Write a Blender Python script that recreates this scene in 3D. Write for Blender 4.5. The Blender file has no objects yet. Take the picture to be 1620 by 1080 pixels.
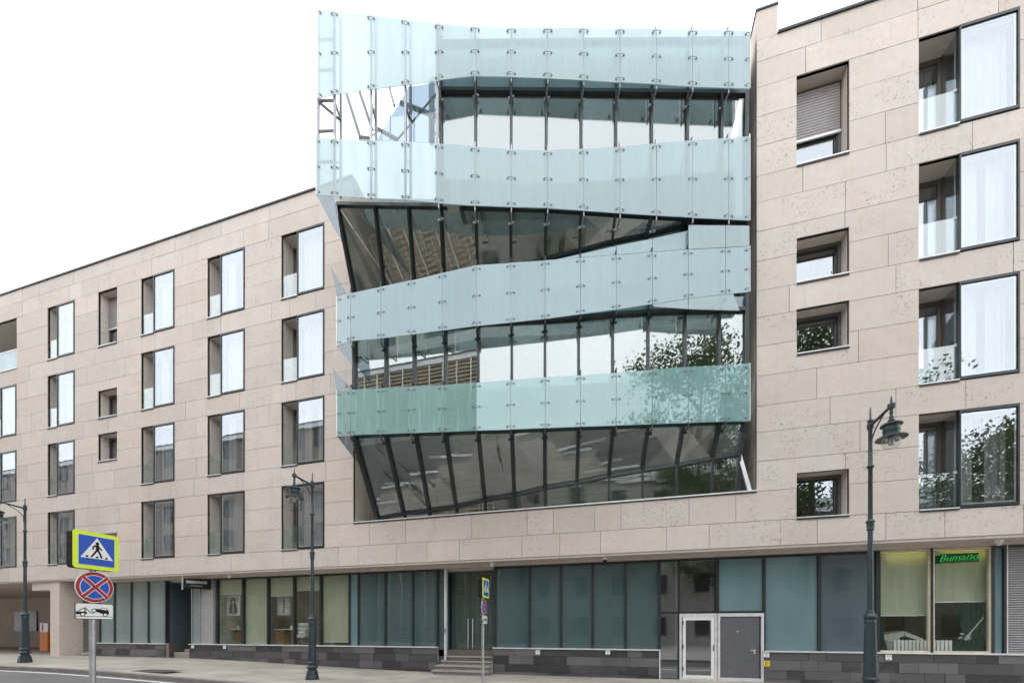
import bpy, bmesh, math, random
from mathutils import Vector
R = math.radians
rnd = random.Random(7)
SC = bpy.context.scene
COL = SC.collection

# ------------------------------------------------------------------ camera, sky, sun, exposure
F = 645.0                       # focal length in pixels of a 1620 wide picture
PSI = math.atan(F / 2375.0)     # camera turned left of the facade normal
CAM = Vector((0.0, -13.25, 1.6))
FWD = Vector((-math.sin(PSI), math.cos(PSI), 0))
RGT = Vector((math.cos(PSI), math.sin(PSI), 0))
cd = bpy.data.cameras.new('camera')
cd.sensor_fit = 'HORIZONTAL'; cd.sensor_width = 36.0
cd.lens = 36.0 * F / 1620.0
cd.shift_x = 0.0; cd.shift_y = (995 - 540) / 1620.0
cd.clip_start = 0.05; cd.clip_end = 4000
cam = bpy.data.objects.new('camera', cd); COL.objects.link(cam)
cam.location = CAM; cam.rotation_euler = (R(90), 0, PSI)
SC.camera = cam

SUN_EL, SUN_AZ = R(58), R(215)   # sun behind an even cloud layer, over the street
w = bpy.data.worlds.new('World'); SC.world = w; w.use_nodes = True
nt = w.node_tree; nt.nodes.clear()
wo = nt.nodes.new('ShaderNodeOutputWorld'); bg = nt.nodes.new('ShaderNodeBackground')
sky = nt.nodes.new('ShaderNodeTexSky'); sky.sky_type = 'NISHITA'; sky.sun_disc = False
sky.sun_elevation = SUN_EL; sky.sun_rotation = SUN_AZ
mx = nt.nodes.new('ShaderNodeMix'); mx.data_type = 'RGBA'; mx.inputs[0].default_value = 0.86
cl = nt.nodes.new('ShaderNodeTexNoise'); cl.inputs['Scale'].default_value = 1.6; cl.inputs['Detail'].default_value = 5
cr = nt.nodes.new('ShaderNodeValToRGB')
cr.color_ramp.elements[0].position = 0.3; cr.color_ramp.elements[0].color = (14.0, 14.6, 15.4, 1)
cr.color_ramp.elements[1].position = 0.7; cr.color_ramp.elements[1].color = (18.6, 18.8, 19.2, 1)
tcw = nt.nodes.new('ShaderNodeTexCoord')
nt.links.new(tcw.outputs['Generated'], cl.inputs['Vector'])
nt.links.new(cl.outputs['Fac'], cr.inputs['Fac'])
nt.links.new(sky.outputs[0], mx.inputs[6]); nt.links.new(cr.outputs[0], mx.inputs[7])
nt.links.new(mx.outputs[2], bg.inputs[0]); bg.inputs[1].default_value = 0.145
nt.links.new(bg.outputs[0], wo.inputs[0])

sl = bpy.data.lights.new('sun', 'SUN'); sl.energy = 0.6; sl.angle = R(130); sl.color = (1, 0.965, 0.92)
so = bpy.data.objects.new('sun', sl); COL.objects.link(so)
sd = Vector((math.sin(SUN_AZ) * math.cos(SUN_EL), math.cos(SUN_AZ) * math.cos(SUN_EL), math.sin(SUN_EL)))
so.rotation_euler = sd.to_track_quat('Z', 'Y').to_euler(); so.location = (0, -20, 40)

SC.render.engine = 'CYCLES'
SC.view_settings.view_transform = 'Standard'; SC.view_settings.look = 'None'
SC.view_settings.exposure = 0.16; SC.view_settings.gamma = 1.0
SC.view_settings.use_curve_mapping = False
SC.cycles.transparent_max_bounces = 18; SC.cycles.max_bounces = 6; SC.cycles.glossy_bounces = 3; SC.cycles.diffuse_bounces = 3

# ------------------------------------------------------------------ survey helpers
def ray(x, y):
    return FWD + RGT * ((x - 810) / F) + Vector((0, 0, (995 - y) / F))
def onY(x, y, Y):                       # measured point on a plane parallel to the facade
    d = ray(x, y); return CAM + d * ((Y - CAM.y) / d.y)
def onC(x, y, zc): return CAM + ray(x, y) * zc
def U(x, Y=0.0): return onY(x, 995, Y).x
def Zh(x, y, Y=0.0): return onY(x, y, Y).z
def onG(x, y, z):                       # point at a height
    d = ray(x, y); return CAM + d * ((z - CAM.z) / d.z)
def proj(p):
    v = Vector(p) - CAM; zc = v.dot(FWD)
    if zc < 0.1: return None
    return 810 + F * v.dot(RGT) / zc, 995 - F * v.z / zc
class Pln:
    def __init__(s, a, b):              # vertical plane through two plan points
        s.a = Vector((a[0], a[1], 0)); d = Vector((b[0] - a[0], b[1] - a[1], 0)).normalized()
        s.d = d; s.n = Vector((-d.y, d.x, 0))      # n points to the back (+Y)
    def hit(s, x, y, back=0):
        dr = ray(x, y); t = (s.a + s.n * back - CAM).dot(s.n) / dr.dot(s.n)
        return CAM + dr * t, t

# ------------------------------------------------------------------ materials
MATS = {}
class NT:
    def __init__(s, name):
        s.m = bpy.data.materials.new(name); s.m.use_nodes = True; s.t = s.m.node_tree; s.t.nodes.clear()
        s.out = s.t.nodes.new('ShaderNodeOutputMaterial'); MATS[name] = s.m
    def n(s, typ, **kw):
        o = s.t.nodes.new(typ)
        for k, v in kw.items():
            if k.startswith('i_'):
                o.inputs[k[2:].replace('_', ' ')].default_value = v
            else: setattr(o, k, v)
        return o
    def l(s, a, b): s.t.links.new(a, b)
    def surf(s, sh): s.l(sh, s.out.inputs['Surface'])
    def mixc(s, fac, a, b, blend='MIX'):
        o = s.n('ShaderNodeMix', data_type='RGBA', blend_type=blend)
        for sock, v in ((o.inputs[0], fac), (o.inputs[6], a), (o.inputs[7], b)):
            if hasattr(v, 'is_output'): s.l(v, sock)
            elif isinstance(v, (int, float)): sock.default_value = v
            else: sock.default_value = (*v, 1)
        return o.outputs[2]
    def ramp(s, src, p0, p1, c0=0.0, c1=1.0):
        o = s.n('ShaderNodeMapRange', clamp=True)
        o.inputs[1].default_value = p0; o.inputs[2].default_value = p1
        o.inputs[3].default_value = c0; o.inputs[4].default_value = c1
        s.l(src, o.inputs[0]); return o.outputs[0]
    def pos(s, scale=(1, 1, 1)):
        g = s.n('ShaderNodeNewGeometry'); m = s.n('ShaderNodeMapping'); m.inputs['Scale'].default_value = scale
        s.l(g.outputs['Position'], m.inputs['Vector']); return m.outputs['Vector']
    def noise(s, vec, scale, detail=4, rough=0.55):
        o = s.n('ShaderNodeTexNoise', i_Scale=scale, i_Detail=detail, i_Roughness=rough); s.l(vec, o.inputs['Vector']); return o.outputs['Fac']
    def math(s, op, a, b):
        o = s.n('ShaderNodeMath', operation=op)
        for sock, v in zip(o.inputs, (a, b)):
            if hasattr(v, 'is_output'): s.l(v, sock)
            else: sock.default_value = v
        return o.outputs[0]
    def bump(s, h, strength=0.3, dist=0.02):
        o = s.n('ShaderNodeBump', i_Strength=strength, i_Distance=dist); s.l(h, o.inputs['Height']); return o.outputs['Normal']
    def schlick(s, r0):
        lw = s.n('ShaderNodeLayerWeight', i_Blend=0.5)
        p5 = s.math('POWER', lw.outputs['Facing'], 5.0)
        return s.math('ADD', s.math('MULTIPLY', p5, 1.0 - r0), r0)
    def rand(s): return s.n('ShaderNodeObjectInfo').outputs['Random']

def plain(name, col, rough=0.5, metal=0.0, var=0.12, scale=6.0, bump=0.0, spec=0.5, emit=None):
    t = NT(name); p = t.n('ShaderNodeBsdfPrincipled', i_Roughness=rough, i_Metallic=metal)
    p.inputs['Specular IOR Level'].default_value = spec
    v = t.pos(); nz = t.noise(v, scale, 5)
    c = t.mixc(t.ramp(nz, 0.3, 0.7), tuple(x * (1 - var) for x in col), tuple(min(1, x * (1 + var)) for x in col))
    t.l(c, p.inputs['Base Color'])
    t.l(t.ramp(t.noise(v, scale * 3, 3), 0.3, 0.7, rough * 0.85, min(1, rough * 1.15)), p.inputs['Roughness'])
    if bump: t.l(t.bump(t.noise(v, scale * 8, 4), bump, 0.01), p.inputs['Normal'])
    if emit:
        p.inputs['Emission Color'].default_value = (*emit[0], 1); p.inputs['Emission Strength'].default_value = emit[1]
    t.surf(p.outputs[0]); return t.m

def stone_mat(name, base, dark, pits=1.0):
    t = NT(name); p = t.n('ShaderNodeBsdfPrincipled', i_Roughness=0.72); p.inputs['Specular IOR Level'].default_value = 0.25
    v = t.pos(); r = t.rand()
    big = t.noise(v, 0.55, 5); med = t.noise(t.pos((1.0, 1, 2.6)), 1.7, 6, 0.6); fine = t.noise(v, 26, 3)
    c = t.mixc(t.ramp(big, 0.32, 0.68), tuple(x * 0.93 for x in base), tuple(x * 1.05 for x in base))
    warm = (base[0] * 1.02, base[1] * 0.94, base[2] * 0.85)
    c = t.mixc(t.ramp(r, 0.2, 1.0, 0.0, 0.55), c, warm)
    blot = t.noise(v, 0.9, 6, 0.6)
    c = t.mixc(t.ramp(blot, 0.48, 0.66, 0, 0.40), c, (base[0] * 0.97, base[1] * 0.88, base[2] * 0.78))
    blot2 = t.noise(t.pos((1.3, 1.3, 1.3)), 1.3, 6, 0.65)
    c = t.mixc(t.ramp(blot2, 0.50, 0.70, 0, 0.45), c, (base[0] * 1.10, base[1] * 1.12, base[2] * 1.14))
    grey = (base[0] * 0.93, base[1] * 0.95, base[2] * 0.98)
    r2 = t.math('FRACT', t.math('MULTIPLY', r, 7.31), 0)
    c = t.mixc(t.ramp(r2, 0.2, 1.0, 0.0, 0.55), c, grey)
    c = t.mixc(t.ramp(med, 0.50, 0.78, 0, 0.35), c, tuple(x * 0.82 for x in base))
    r3 = t.math('FRACT', t.math('MULTIPLY', r, 17.7), 0)
    c = t.mixc(t.ramp(r3, 0, 1, 0, 0.12), c, (0.02, 0.02, 0.02))
    mot = t.noise(v, 5.5, 7, 0.7)
    c = t.mixc(t.ramp(mot, 0.30, 0.72, 0, 0.42), c, (base[0] * 0.74, base[1] * 0.70, base[2] * 0.66))
    c = t.mixc(t.ramp(t.noise(t.pos((1.0, 1, 1.6)), 2.4, 7, 0.75), 0.56, 0.68, 0, 0.38), c, (base[0] * 0.78, base[1] * 0.66, base[2] * 0.55))
    # clusters of small pits
    wv = t.n('ShaderNodeVectorMath', operation='ADD'); 
    nv = t.n('ShaderNodeTexNoise', i_Scale=5.0, i_Detail=3); t.l(v, nv.inputs['Vector'])
    sc = t.n('ShaderNodeVectorMath', operation='SCALE'); sc.inputs['Scale'].default_value = 0.16
    t.l(nv.outputs['Color'], sc.inputs[0]); t.l(v, wv.inputs[0]); t.l(sc.outputs[0], wv.inputs[1])
    pit = t.noise(wv.outputs[0], 15, 4, 0.6)
    clus = t.noise(v, 1.15, 3)
    cl2 = t.math('ADD', clus, t.math('MULTIPLY', t.math('SUBTRACT', r2, 0.5), 0.16))
    pf = t.math('MULTIPLY', t.ramp(pit, 0.56, 0.63), t.ramp(cl2, 0.47, 0.60))
    sp = t.math('MULTIPLY', t.ramp(t.noise(v, 30, 2), 0.64, 0.70), t.ramp(t.noise(v, 2.3, 2), 0.42, 0.56))
    pf = t.math('MAXIMUM', pf, sp)
    c = t.mixc(t.math('MULTIPLY', pf, 0.52 * pits), c, dark)
    # rain streaks
    st = t.noise(t.pos((5.5, 1, 0.22)), 1.0, 5, 0.65)
    c = t.mixc(t.ramp(st, 0.54, 0.78, 0, 0.38), c, tuple(x * 0.66 for x in base))
    c = t.mixc(t.ramp(fine, 0.3, 0.7, 0, 0.10), c, tuple(x * 0.75 for x in base))
    t.l(c, p.inputs['Base Color'])
    h = t.math('SUBTRACT', t.math('MULTIPLY', fine, 0.25), pf)
    t.l(t.bump(h, 0.35, 0.008), p.inputs['Normal'])
    t.surf(p.outputs[0]); return t.m

def glass_mat(name, tint, refl, rough=0.0, wav=0.0016, wscale=0.9, gcol=(0.95, 0.98, 1.0)):
    t = NT(name)
    fac = t.schlick(refl + 0.035)
    tr = t.n('ShaderNodeBsdfTransparent'); tr.inputs[0].default_value = (*tint, 1)
    gl = t.n('ShaderNodeBsdfGlossy', i_Roughness=rough); gl.inputs[0].default_value = (*gcol, 1)
    g = t.n('ShaderNodeNewGeometry'); ob = t.n('ShaderNodeObjectInfo')
    off = t.n('ShaderNodeVectorMath', operation='SCALE'); off.inputs[0].default_value = (37, 11, 23); t.l(ob.outputs['Random'], off.inputs['Scale'])
    ad = t.n('ShaderNodeVectorMath', operation='ADD'); t.l(g.outputs['Position'], ad.inputs[0]); t.l(off.outputs[0], ad.inputs[1])
    nz = t.noise(ad.outputs[0], wscale, 2)
    t.l(t.bump(nz, 1.0, wav), gl.inputs['Normal'])
    m = t.n('ShaderNodeMixShader'); t.l(fac, m.inputs[0]); t.l(tr.outputs[0], m.inputs[1]); t.l(gl.outputs[0], m.inputs[2])
    t.surf(m.outputs[0]); return t.m

def frit_mat(name, col, trans, refl=0.05):
    t = NT(name)
    df = t.n('ShaderNodeBsdfDiffuse'); df.inputs[0].default_value = (*col, 1)
    tl = t.n('ShaderNodeBsdfTranslucent'); tl.inputs[0].default_value = (*col, 1)
    tr = t.n('ShaderNodeBsdfTransparent'); tr.inputs[0].default_value = (0.83, 0.915, 0.925, 1)
    gl = t.n('ShaderNodeBsdfGlossy', i_Roughness=0.02); gl.inputs[0].default_value = (0.92, 0.97, 1, 1)
    g = t.n('ShaderNodeNewGeometry')
    t.l(t.bump(t.noise(g.outputs['Position'], 0.8, 2), 1.0, 0.004), gl.inputs['Normal'])
    m0 = t.n('ShaderNodeMixShader'); m0.inputs[0].default_value = 0.30
    t.l(df.outputs[0], m0.inputs[1]); t.l(tl.outputs[0], m0.inputs[2])
    rr = t.ramp(t.rand(), 0, 1, -0.09, 0.09)
    m1 = t.n('ShaderNodeMixShader')
    dust = t.noise(t.pos((3.5, 3.5, 0.35)), 1.3, 6, 0.65)
    t.l(t.math('ADD', t.ramp(dust, 0.3, 0.7, trans * 0.86, trans * 1.14), rr), m1.inputs[0])
    t.l(m0.outputs[0], m1.inputs[1]); t.l(tr.outputs[0], m1.inputs[2])
    m2 = t.n('ShaderNodeMixShader'); t.l(t.schlick(refl + 0.035), m2.inputs[0])
    t.l(m1.outputs[0], m2.inputs[1]); t.l(gl.outputs[0], m2.inputs[2])
    t.surf(m2.outputs[0]); return t.m

def fabric_mat(name, col, tl=0.4):
    t = NT(name); c = t.mixc(t.ramp(t.noise(t.pos((6, 6, 0.6)), 2, 4), 0.3, 0.7), tuple(x * 0.85 for x in col), col)
    d = t.n('ShaderNodeBsdfDiffuse'); l = t.n('ShaderNodeBsdfTranslucent'); t.l(c, d.inputs[0]); t.l(c, l.inputs[0])
    m = t.n('ShaderNodeMixShader'); m.inputs[0].default_value = tl; t.l(d.outputs[0], m.inputs[1]); t.l(l.outputs[0], m.inputs[2])
    t.surf(m.outputs[0]); return t.m

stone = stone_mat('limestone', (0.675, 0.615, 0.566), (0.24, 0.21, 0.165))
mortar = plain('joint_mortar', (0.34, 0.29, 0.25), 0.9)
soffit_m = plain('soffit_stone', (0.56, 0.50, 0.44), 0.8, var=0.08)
darkmetal = plain('dark_metal', (0.030, 0.038, 0.041), 0.32, 0.2, 0.25)
bronze = plain('bronze_frame', (0.13, 0.115, 0.10), 0.45, 0.3)
greymetal = plain('grey_metal', (0.42, 0.43, 0.44), 0.4, 0.7)
lightmetal = plain('light_metal', (0.72, 0.72, 0.72), 0.4, 0.3)
bolt_m = plain('bolt_metal', (0.27, 0.28, 0.29), 0.4, 0.6)
lattice_m = plain('lattice_steel', (0.32, 0.325, 0.33), 0.45, 0.5)
steel = plain('stainless_steel', (0.45, 0.46, 0.47), 0.35, 0.85)
win_glass = glass_mat('window_glass', (0.92, 0.945, 0.945), 0.16, gcol=(0.89, 0.94, 1.0))
cw_glass = glass_mat('curtain_wall_glass', (0.85, 0.90, 0.88), 0.16, wav=0.0012, wscale=0.7)
shop_glass = glass_mat('shop_glass', (0.93, 0.96, 0.94), 0.0)
rail_glass = glass_mat('rail_glass', (0.90, 0.95, 0.94), 0.10)
clear_glass = glass_mat('clear_panel_glass', (0.50, 0.565, 0.615), 0.05)
frit_a = frit_mat('frosted_glass', (0.50, 0.615, 0.625), 0.40, 0.025)
frit_c = frit_mat('frosted_glass_mid', (0.43, 0.585, 0.62), 0.38, 0.04)  # darker copy; weaker sky light on band three put into the colour
frit_b = frit_mat('frosted_glass_green_shaded', (0.38, 0.62, 0.60), 0.38, 0.06)  # greener glass, darkened for the weaker sky light on the lowest band
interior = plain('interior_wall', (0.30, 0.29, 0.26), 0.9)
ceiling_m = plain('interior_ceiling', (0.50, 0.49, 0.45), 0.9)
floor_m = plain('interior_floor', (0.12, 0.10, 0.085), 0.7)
curtain_m = fabric_mat('curtain_fabric', (0.62, 0.62, 0.63))
blind_m = fabric_mat('blind_fabric', (0.62, 0.63, 0.50), 0.35)
blind_y = fabric_mat('blind_fabric_pale', (0.72, 0.74, 0.60), 0.45)
green_m = fabric_mat('green_drape', (0.03, 0.14, 0.09), 0.2)
lamp_paint = plain('lamp_paint', (0.030, 0.048, 0.056), 0.38, 0.1, 0.2, bump=0.08)
globe_glass = glass_mat('globe_glass', (0.93, 0.94, 0.92), 0.03, wav=0.0)

def teal(name, col, rough=0.008):
    t = NT(name); p = t.n('ShaderNodeBsdfPrincipled', i_Roughness=rough); p.inputs['IOR'].default_value = 1.62
    g = t.pos(); c = t.mixc(t.ramp(t.noise(t.pos((1, 1, 0.35)), 1.1, 4), 0.3, 0.7), tuple(x * 0.88 for x in col), tuple(x * 1.1 for x in col))
    t.l(c, p.inputs['Base Color']); t.l(t.bump(t.noise(g, 0.8, 2), 0.8, 0.004), p.inputs['Normal'])
    t.surf(p.outputs[0]); return t.m
teal_dark = teal('film_glass_dark', (0.066, 0.110, 0.116))
teal_mid = teal('film_glass_teal', (0.155, 0.25, 0.268))
teal_grey = teal('film_glass_grey', (0.085, 0.115, 0.135))
teal_pale = teal('film_glass_pale', (0.23, 0.29, 0.29))
door_green = teal('door_glass_green', (0.055, 0.088, 0.078))
door_grey = plain('door_paint_grey', (0.115, 0.118, 0.130), 0.5, 0.0, 0.08)
plinth_m = None
def plinth_mat():
    t = NT('dark_granite'); p = t.n('ShaderNodeBsdfPrincipled', i_Roughness=0.5)
    r = t.rand(); v = t.pos()
    c = t.mixc(t.ramp(r, 0.15, 1, 0, 1), (0.022, 0.021, 0.023), (0.15, 0.146, 0.148))
    c = t.mixc(t.ramp(t.noise(v, 30, 3), 0.35, 0.7, 0, 0.5), c, (0.10, 0.095, 0.095))
    c = t.mixc(t.ramp(t.noise(v, 2.2, 5), 0.55, 0.75, 0, 0.4), c, (0.16, 0.15, 0.145))
    t.l(c, p.inputs['Base Color']); t.l(t.ramp(t.noise(v, 5, 4), 0.3, 0.7, 0.35, 0.65), p.inputs['Roughness'])
    t.l(t.bump(t.noise(v, 60, 3), 0.15, 0.004), p.inputs['Normal']); t.surf(p.outputs[0]); return t.m
plinth_m = plinth_mat()
def paving_mat():
    t = NT('paving_granite'); p = t.n('ShaderNodeBsdfPrincipled', i_Roughness=0.75)
    r = t.rand(); v = t.pos()
    c = t.mixc(t.ramp(r, 0, 1, 0, 1), (0.36, 0.325, 0.28), (0.48, 0.435, 0.375))
    c = t.mixc(t.ramp(t.noise(v, 0.8, 6), 0.45, 0.70, 0, 0.65), c, (0.25, 0.23, 0.21))
    c = t.mixc(t.ramp(t.noise(t.pos((0.5, 2.2, 1)), 1.4, 6, 0.7), 0.58, 0.66, 0, 0.4), c, (0.16, 0.15, 0.14))
    c = t.mixc(t.ramp(t.noise(v, 40, 3), 0.4, 0.7, 0, 0.35), c, (0.26, 0.25, 0.24))
    t.l(c, p.inputs['Base Color']); t.l(t.bump(t.noise(v, 40, 3), 0.2, 0.004), p.inputs['Normal']); t.surf(p.outputs[0]); return t.m
paving_m = paving_mat()
kerb_m = plain('kerb_granite', (0.20, 0.185, 0.17), 0.7, var=0.2, scale=3, bump=0.1)
def asphalt_mat():
    t = NT('asphalt'); p = t.n('ShaderNodeBsdfPrincipled', i_Roughness=0.85); v = t.pos()
    c = t.mixc(t.ramp(t.noise(v, 0.5, 6), 0.35, 0.7), (0.105, 0.10, 0.10), (0.145, 0.14, 0.137))
    c = t.mixc(t.ramp(t.noise(v, 90, 2), 0.5, 0.7, 0, 0.4), c, (0.22, 0.21, 0.2))
    t.l(c, p.inputs['Base Color']); t.l(t.bump(t.noise(v, 90, 2), 0.4, 0.006), p.inputs['Normal']); t.surf(p.outputs[0]); return t.m
asphalt_m = asphalt_mat()
paint_white = plain('white_paint', (0.78, 0.78, 0.77), 0.5, var=0.05)
paint_black = plain('black_paint', (0.012, 0.012, 0.013), 0.6, spec=0.2)
sign_lime = plain('sign_lime', (0.62, 0.78, 0.03), 0.4, var=0.04)
sign_blue = plain('sign_blue', (0.012, 0.075, 0.42), 0.4, var=0.05)
sign_red = plain('sign_red', (0.32, 0.014, 0.018), 0.4, var=0.05)
sign_white = plain('sign_white', (0.74, 0.74, 0.72), 0.4, var=0.04)
galv = plain('galvanised_steel', (0.40, 0.41, 0.42), 0.45, 0.6, 0.15)
orange_m = plain('orange_paint', (0.75, 0.20, 0.02), 0.5)
yellow_m = plain('yellow_plate', (0.75, 0.55, 0.03), 0.5)
wood_m = plain('counter_wood', (0.30, 0.17, 0.06), 0.5)
skin_paper = plain('poster_paper', (0.55, 0.54, 0.52), 0.6)
neon_m = plain('neon_green', (0.05, 0.45, 0.12), 0.4, emit=((0.05, 0.75, 0.14), 0.35))
neon_back = plain('neon_backing', (0.01, 0.13, 0.03), 0.5)
slat_m = plain('slat_aluminium', (0.46, 0.46, 0.47), 0.5, 0.3, 0.08)
lamp_lit = plain('lit_diffuser', (0.9, 0.88, 0.8), 0.5, emit=((1.0, 0.92, 0.72), 16.0))
warm_tube = plain('lit_tube', (0.9, 0.85, 0.5), 0.5, emit=((1.0, 0.80, 0.30), 16.0))

# ------------------------------------------------------------------ mesh helpers
class MB:
    def __init__(s): s.v = []; s.f = []
    def box(s, x0, x1, y0, y1, z0, z1):
        b = len(s.v)
        s.v += [(x0, y0, z0), (x1, y0, z0), (x1, y1, z0), (x0, y1, z0), (x0, y0, z1), (x1, y0, z1), (x1, y1, z1), (x0, y1, z1)]
        s.f += [tuple(b + i for i in q) for q in ((0, 3, 2, 1), (4, 5, 6, 7), (0, 1, 5, 4), (1, 2, 6, 5), (2, 3, 7, 6), (3, 0, 4, 7))]
        return s
    def prism(s, pts, off):
        pts = [Vector(p) for p in pts]; off = Vector(off); n = len(pts); b = len(s.v)
        s.v += [tuple(p) for p in pts] + [tuple(p + off) for p in pts]
        s.f.append(tuple(b + i for i in range(n))); s.f.append(tuple(b + n + i for i in reversed(range(n))))
        for i in range(n):
            j = (i + 1) % n; s.f.append((b + j, b + i, b + n + i, b + n + j))
        return s
    def beam(s, p, q, wid, dep, up):
        p, q = Vector(p), Vector(q); d = (q - p).normalized(); n = Vector(up) - d * Vector(up).dot(d); n.normalize(); x = d.cross(n)
        return s.prism([p - x * wid / 2 - n * dep / 2, p + x * wid / 2 - n * dep / 2, p + x * wid / 2 + n * dep / 2, p - x * wid / 2 + n * dep / 2], q - p)
    def tube(s, p, q, r, n=8, r2=None):
        p, q = Vector(p), Vector(q); d = (q - p).normalized()
        a = d.cross(Vector((0, 0, 1)) if abs(d.z) < 0.9 else Vector((1, 0, 0))).normalized(); c = d.cross(a); b = len(s.v); r2 = r if r2 is None else r2
        for o, rr in ((p, r), (q, r2)):
            for i in range(n):
                t = 2 * math.pi * i / n; s.v.append(tuple(o + (a * math.cos(t) + c * math.sin(t)) * rr))
        for i in range(n):
            j = (i + 1) % n; s.f.append((b + i, b + j, b + n + j, b + n + i))
        s.f.append(tuple(b + i for i in reversed(range(n)))); s.f.append(tuple(b + n + i for i in range(n)))
        return s
    def lathe(s, prof, c=(0, 0, 0), n=20, phase=0.0):
        b = len(s.v); m = len(prof)
        for (r, z) in prof:
            for i in range(n):
                t = 2 * math.pi * i / n + phase; s.v.append((c[0] + r * math.cos(t), c[1] + r * math.sin(t), c[2] + z))
        for k in range(m - 1):
            for i in range(n):
                j = (i + 1) % n; s.f.append((b + k * n + i, b + k * n + j, b + (k + 1) * n + j, b + (k + 1) * n + i))
        s.f.append(tuple(b + i for i in reversed(range(n)))); s.f.append(tuple(b + (m - 1) * n + i for i in range(n)))
        return s
    def build(s, name, mat, parent=None, smooth=False, kind=None, label=None):
        me = bpy.data.meshes.new(name); me.from_pydata([tuple(v) for v in s.v], [], s.f); me.validate(); me.update()
        bm = bmesh.new(); bm.from_mesh(me); bmesh.ops.recalc_face_normals(bm, faces=bm.faces); bm.to_mesh(me); bm.free()
        me.materials.append(mat if not isinstance(mat, str) else MATS[mat])
        if smooth:
            for p in me.polygons: p.use_smooth = True
            try: me.set_sharp_from_angle(angle=R(40))
            except Exception: pass
        o = bpy.data.objects.new(name, me); COL.objects.link(o)
        if parent: o.parent = parent
        if kind: o['kind'] = kind
        if label: o['label'] = label
        return o
def tag(o, label, cat, group=None):
    o['label'] = label; o['category'] = cat
    if group: o['group'] = group
    return o
def thing(name, label, cat, loc=(0, 0, 0), rz=0, group=None):
    o = bpy.data.objects.new(name, None); COL.objects.link(o); o.location = loc; o.rotation_euler = (0, 0, rz)
    o.empty_display_size = 0.2
    return tag(o, label, cat, group)
def kids(o): return [c for c in bpy.data.objects if c.parent == o]
def copy_tree(o, parent=None):
    c = o.copy(); COL.objects.link(c); c.parent = parent
    for ch in kids(o): copy_tree(ch, c)
    return c
def B(x0, x1, y0, y1, z0, z1): return MB().box(x0, x1, y0, y1, z0, z1)

# ------------------------------------------------------------------ ground
def gz(x):
    t = min(1, max(0, (-6.0 - x) / 14.0)); return 0.30 * t * t * (3 - 2 * t)
def strip(name, mat, xs, prof, kind=None, parent=None):
    """a band along the street following the slope; prof = [(Y, dz)...]"""
    m = MB(); n = len(prof)
    for x in xs:
        for (Y, dz) in prof: m.v.append((x, Y, gz(x) + dz))
    for i in range(len(xs) - 1):
        for j in range(n - 1):
            a = i * n + j; m.f.append((a, a + n, a + n + 1, a + 1))
    o = m.build(name, mat, parent); 
    if kind: o['kind'] = kind
    return o
XS = [-400, -200, -100, -60] + [-45 + i * 1.5 for i in range(44)] + [40, 80, 200, 400]
KY, NY = -4.0, -8.4
strip('ground', asphalt_m, XS, [(-600, -0.17), (-60, -0.17), (60, -0.17), (600, -0.17)], 'structure')
strip('road', asphalt_m, XS, [(NY, -0.13), (KY, -0.13)], 'structure')
pav = strip('pavement', mortar, XS, [(KY + 0.16, -0.03), (0.85, -0.03), (9, -0.03)], 'structure')
kerb = strip('kerb', kerb_m, XS, [(KY, -0.16), (KY, -0.012), (KY + 0.012, 0.0), (KY + 0.15, 0.0), (KY + 0.15, -0.1)], 'structure')
strip('road_marking', paint_white, [x for x in XS if -60 < x < 20], [(KY - 0.34, -0.126), (KY - 0.22, -0.126)], 'structure')
strip('near_pavement', paving_m, XS, [(NY, -0.16), (NY, -0.012), (NY - 0.012, 0.0), (-40, 0.0)], 'structure')
slabs_cache = {}
for j, (y0, y1) in enumerate([(-3.84, -3.1), (-3.1, -2.1), (-2.1, -1.1), (-1.1, -0.1), (-0.1, 0.8)]):
    x = -31.0 - 0.6 * (j % 2)
    while x < 8.5:
        key = j
        if key not in slabs_cache:
            mm = B(0.006, 1.494, y0 + 0.006, y1 - 0.006, -0.05, 0.0)
            o = mm.build('paving_slab', paving_m, pav); slabs_cache[key] = o.data
        else:
            o = bpy.data.objects.new('paving_slab', slabs_cache[key]); COL.objects.link(o); o.parent = pav
        o.location = (x, 0, gz(x) + rnd.uniform(-0.002, 0.002))
        o.rotation_euler = (0, -math.atan2(gz(x + 1.5) - gz(x), 1.5), 0)
        x += 1.5
c0, c1 = onG(246, 1059, 0.2), onG(292, 1055, 0.2)
dc = B(c0.x, c0.x + 1.5, -3.6, -3.05, gz(c0.x) + 0.003, gz(c0.x) + 0.012).build('drain_cover', kerb_m, pav)
for k in range(9): B(c0.x + 0.08 + k * 0.155, c0.x + 0.15 + k * 0.155, -3.55, -3.10, gz(c0.x) + 0.0125, gz(c0.x) + 0.016).build('grate_bar', darkmetal, dc)
# drain slot across the pavement beside the lamp
B(U(556, 0) , U(556, 0) + 0.05, -3.8, 0.6, gz(-9.4) + 0.002, gz(-9.4) + 0.008).build('drain_channel', darkmetal, pav)

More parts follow.
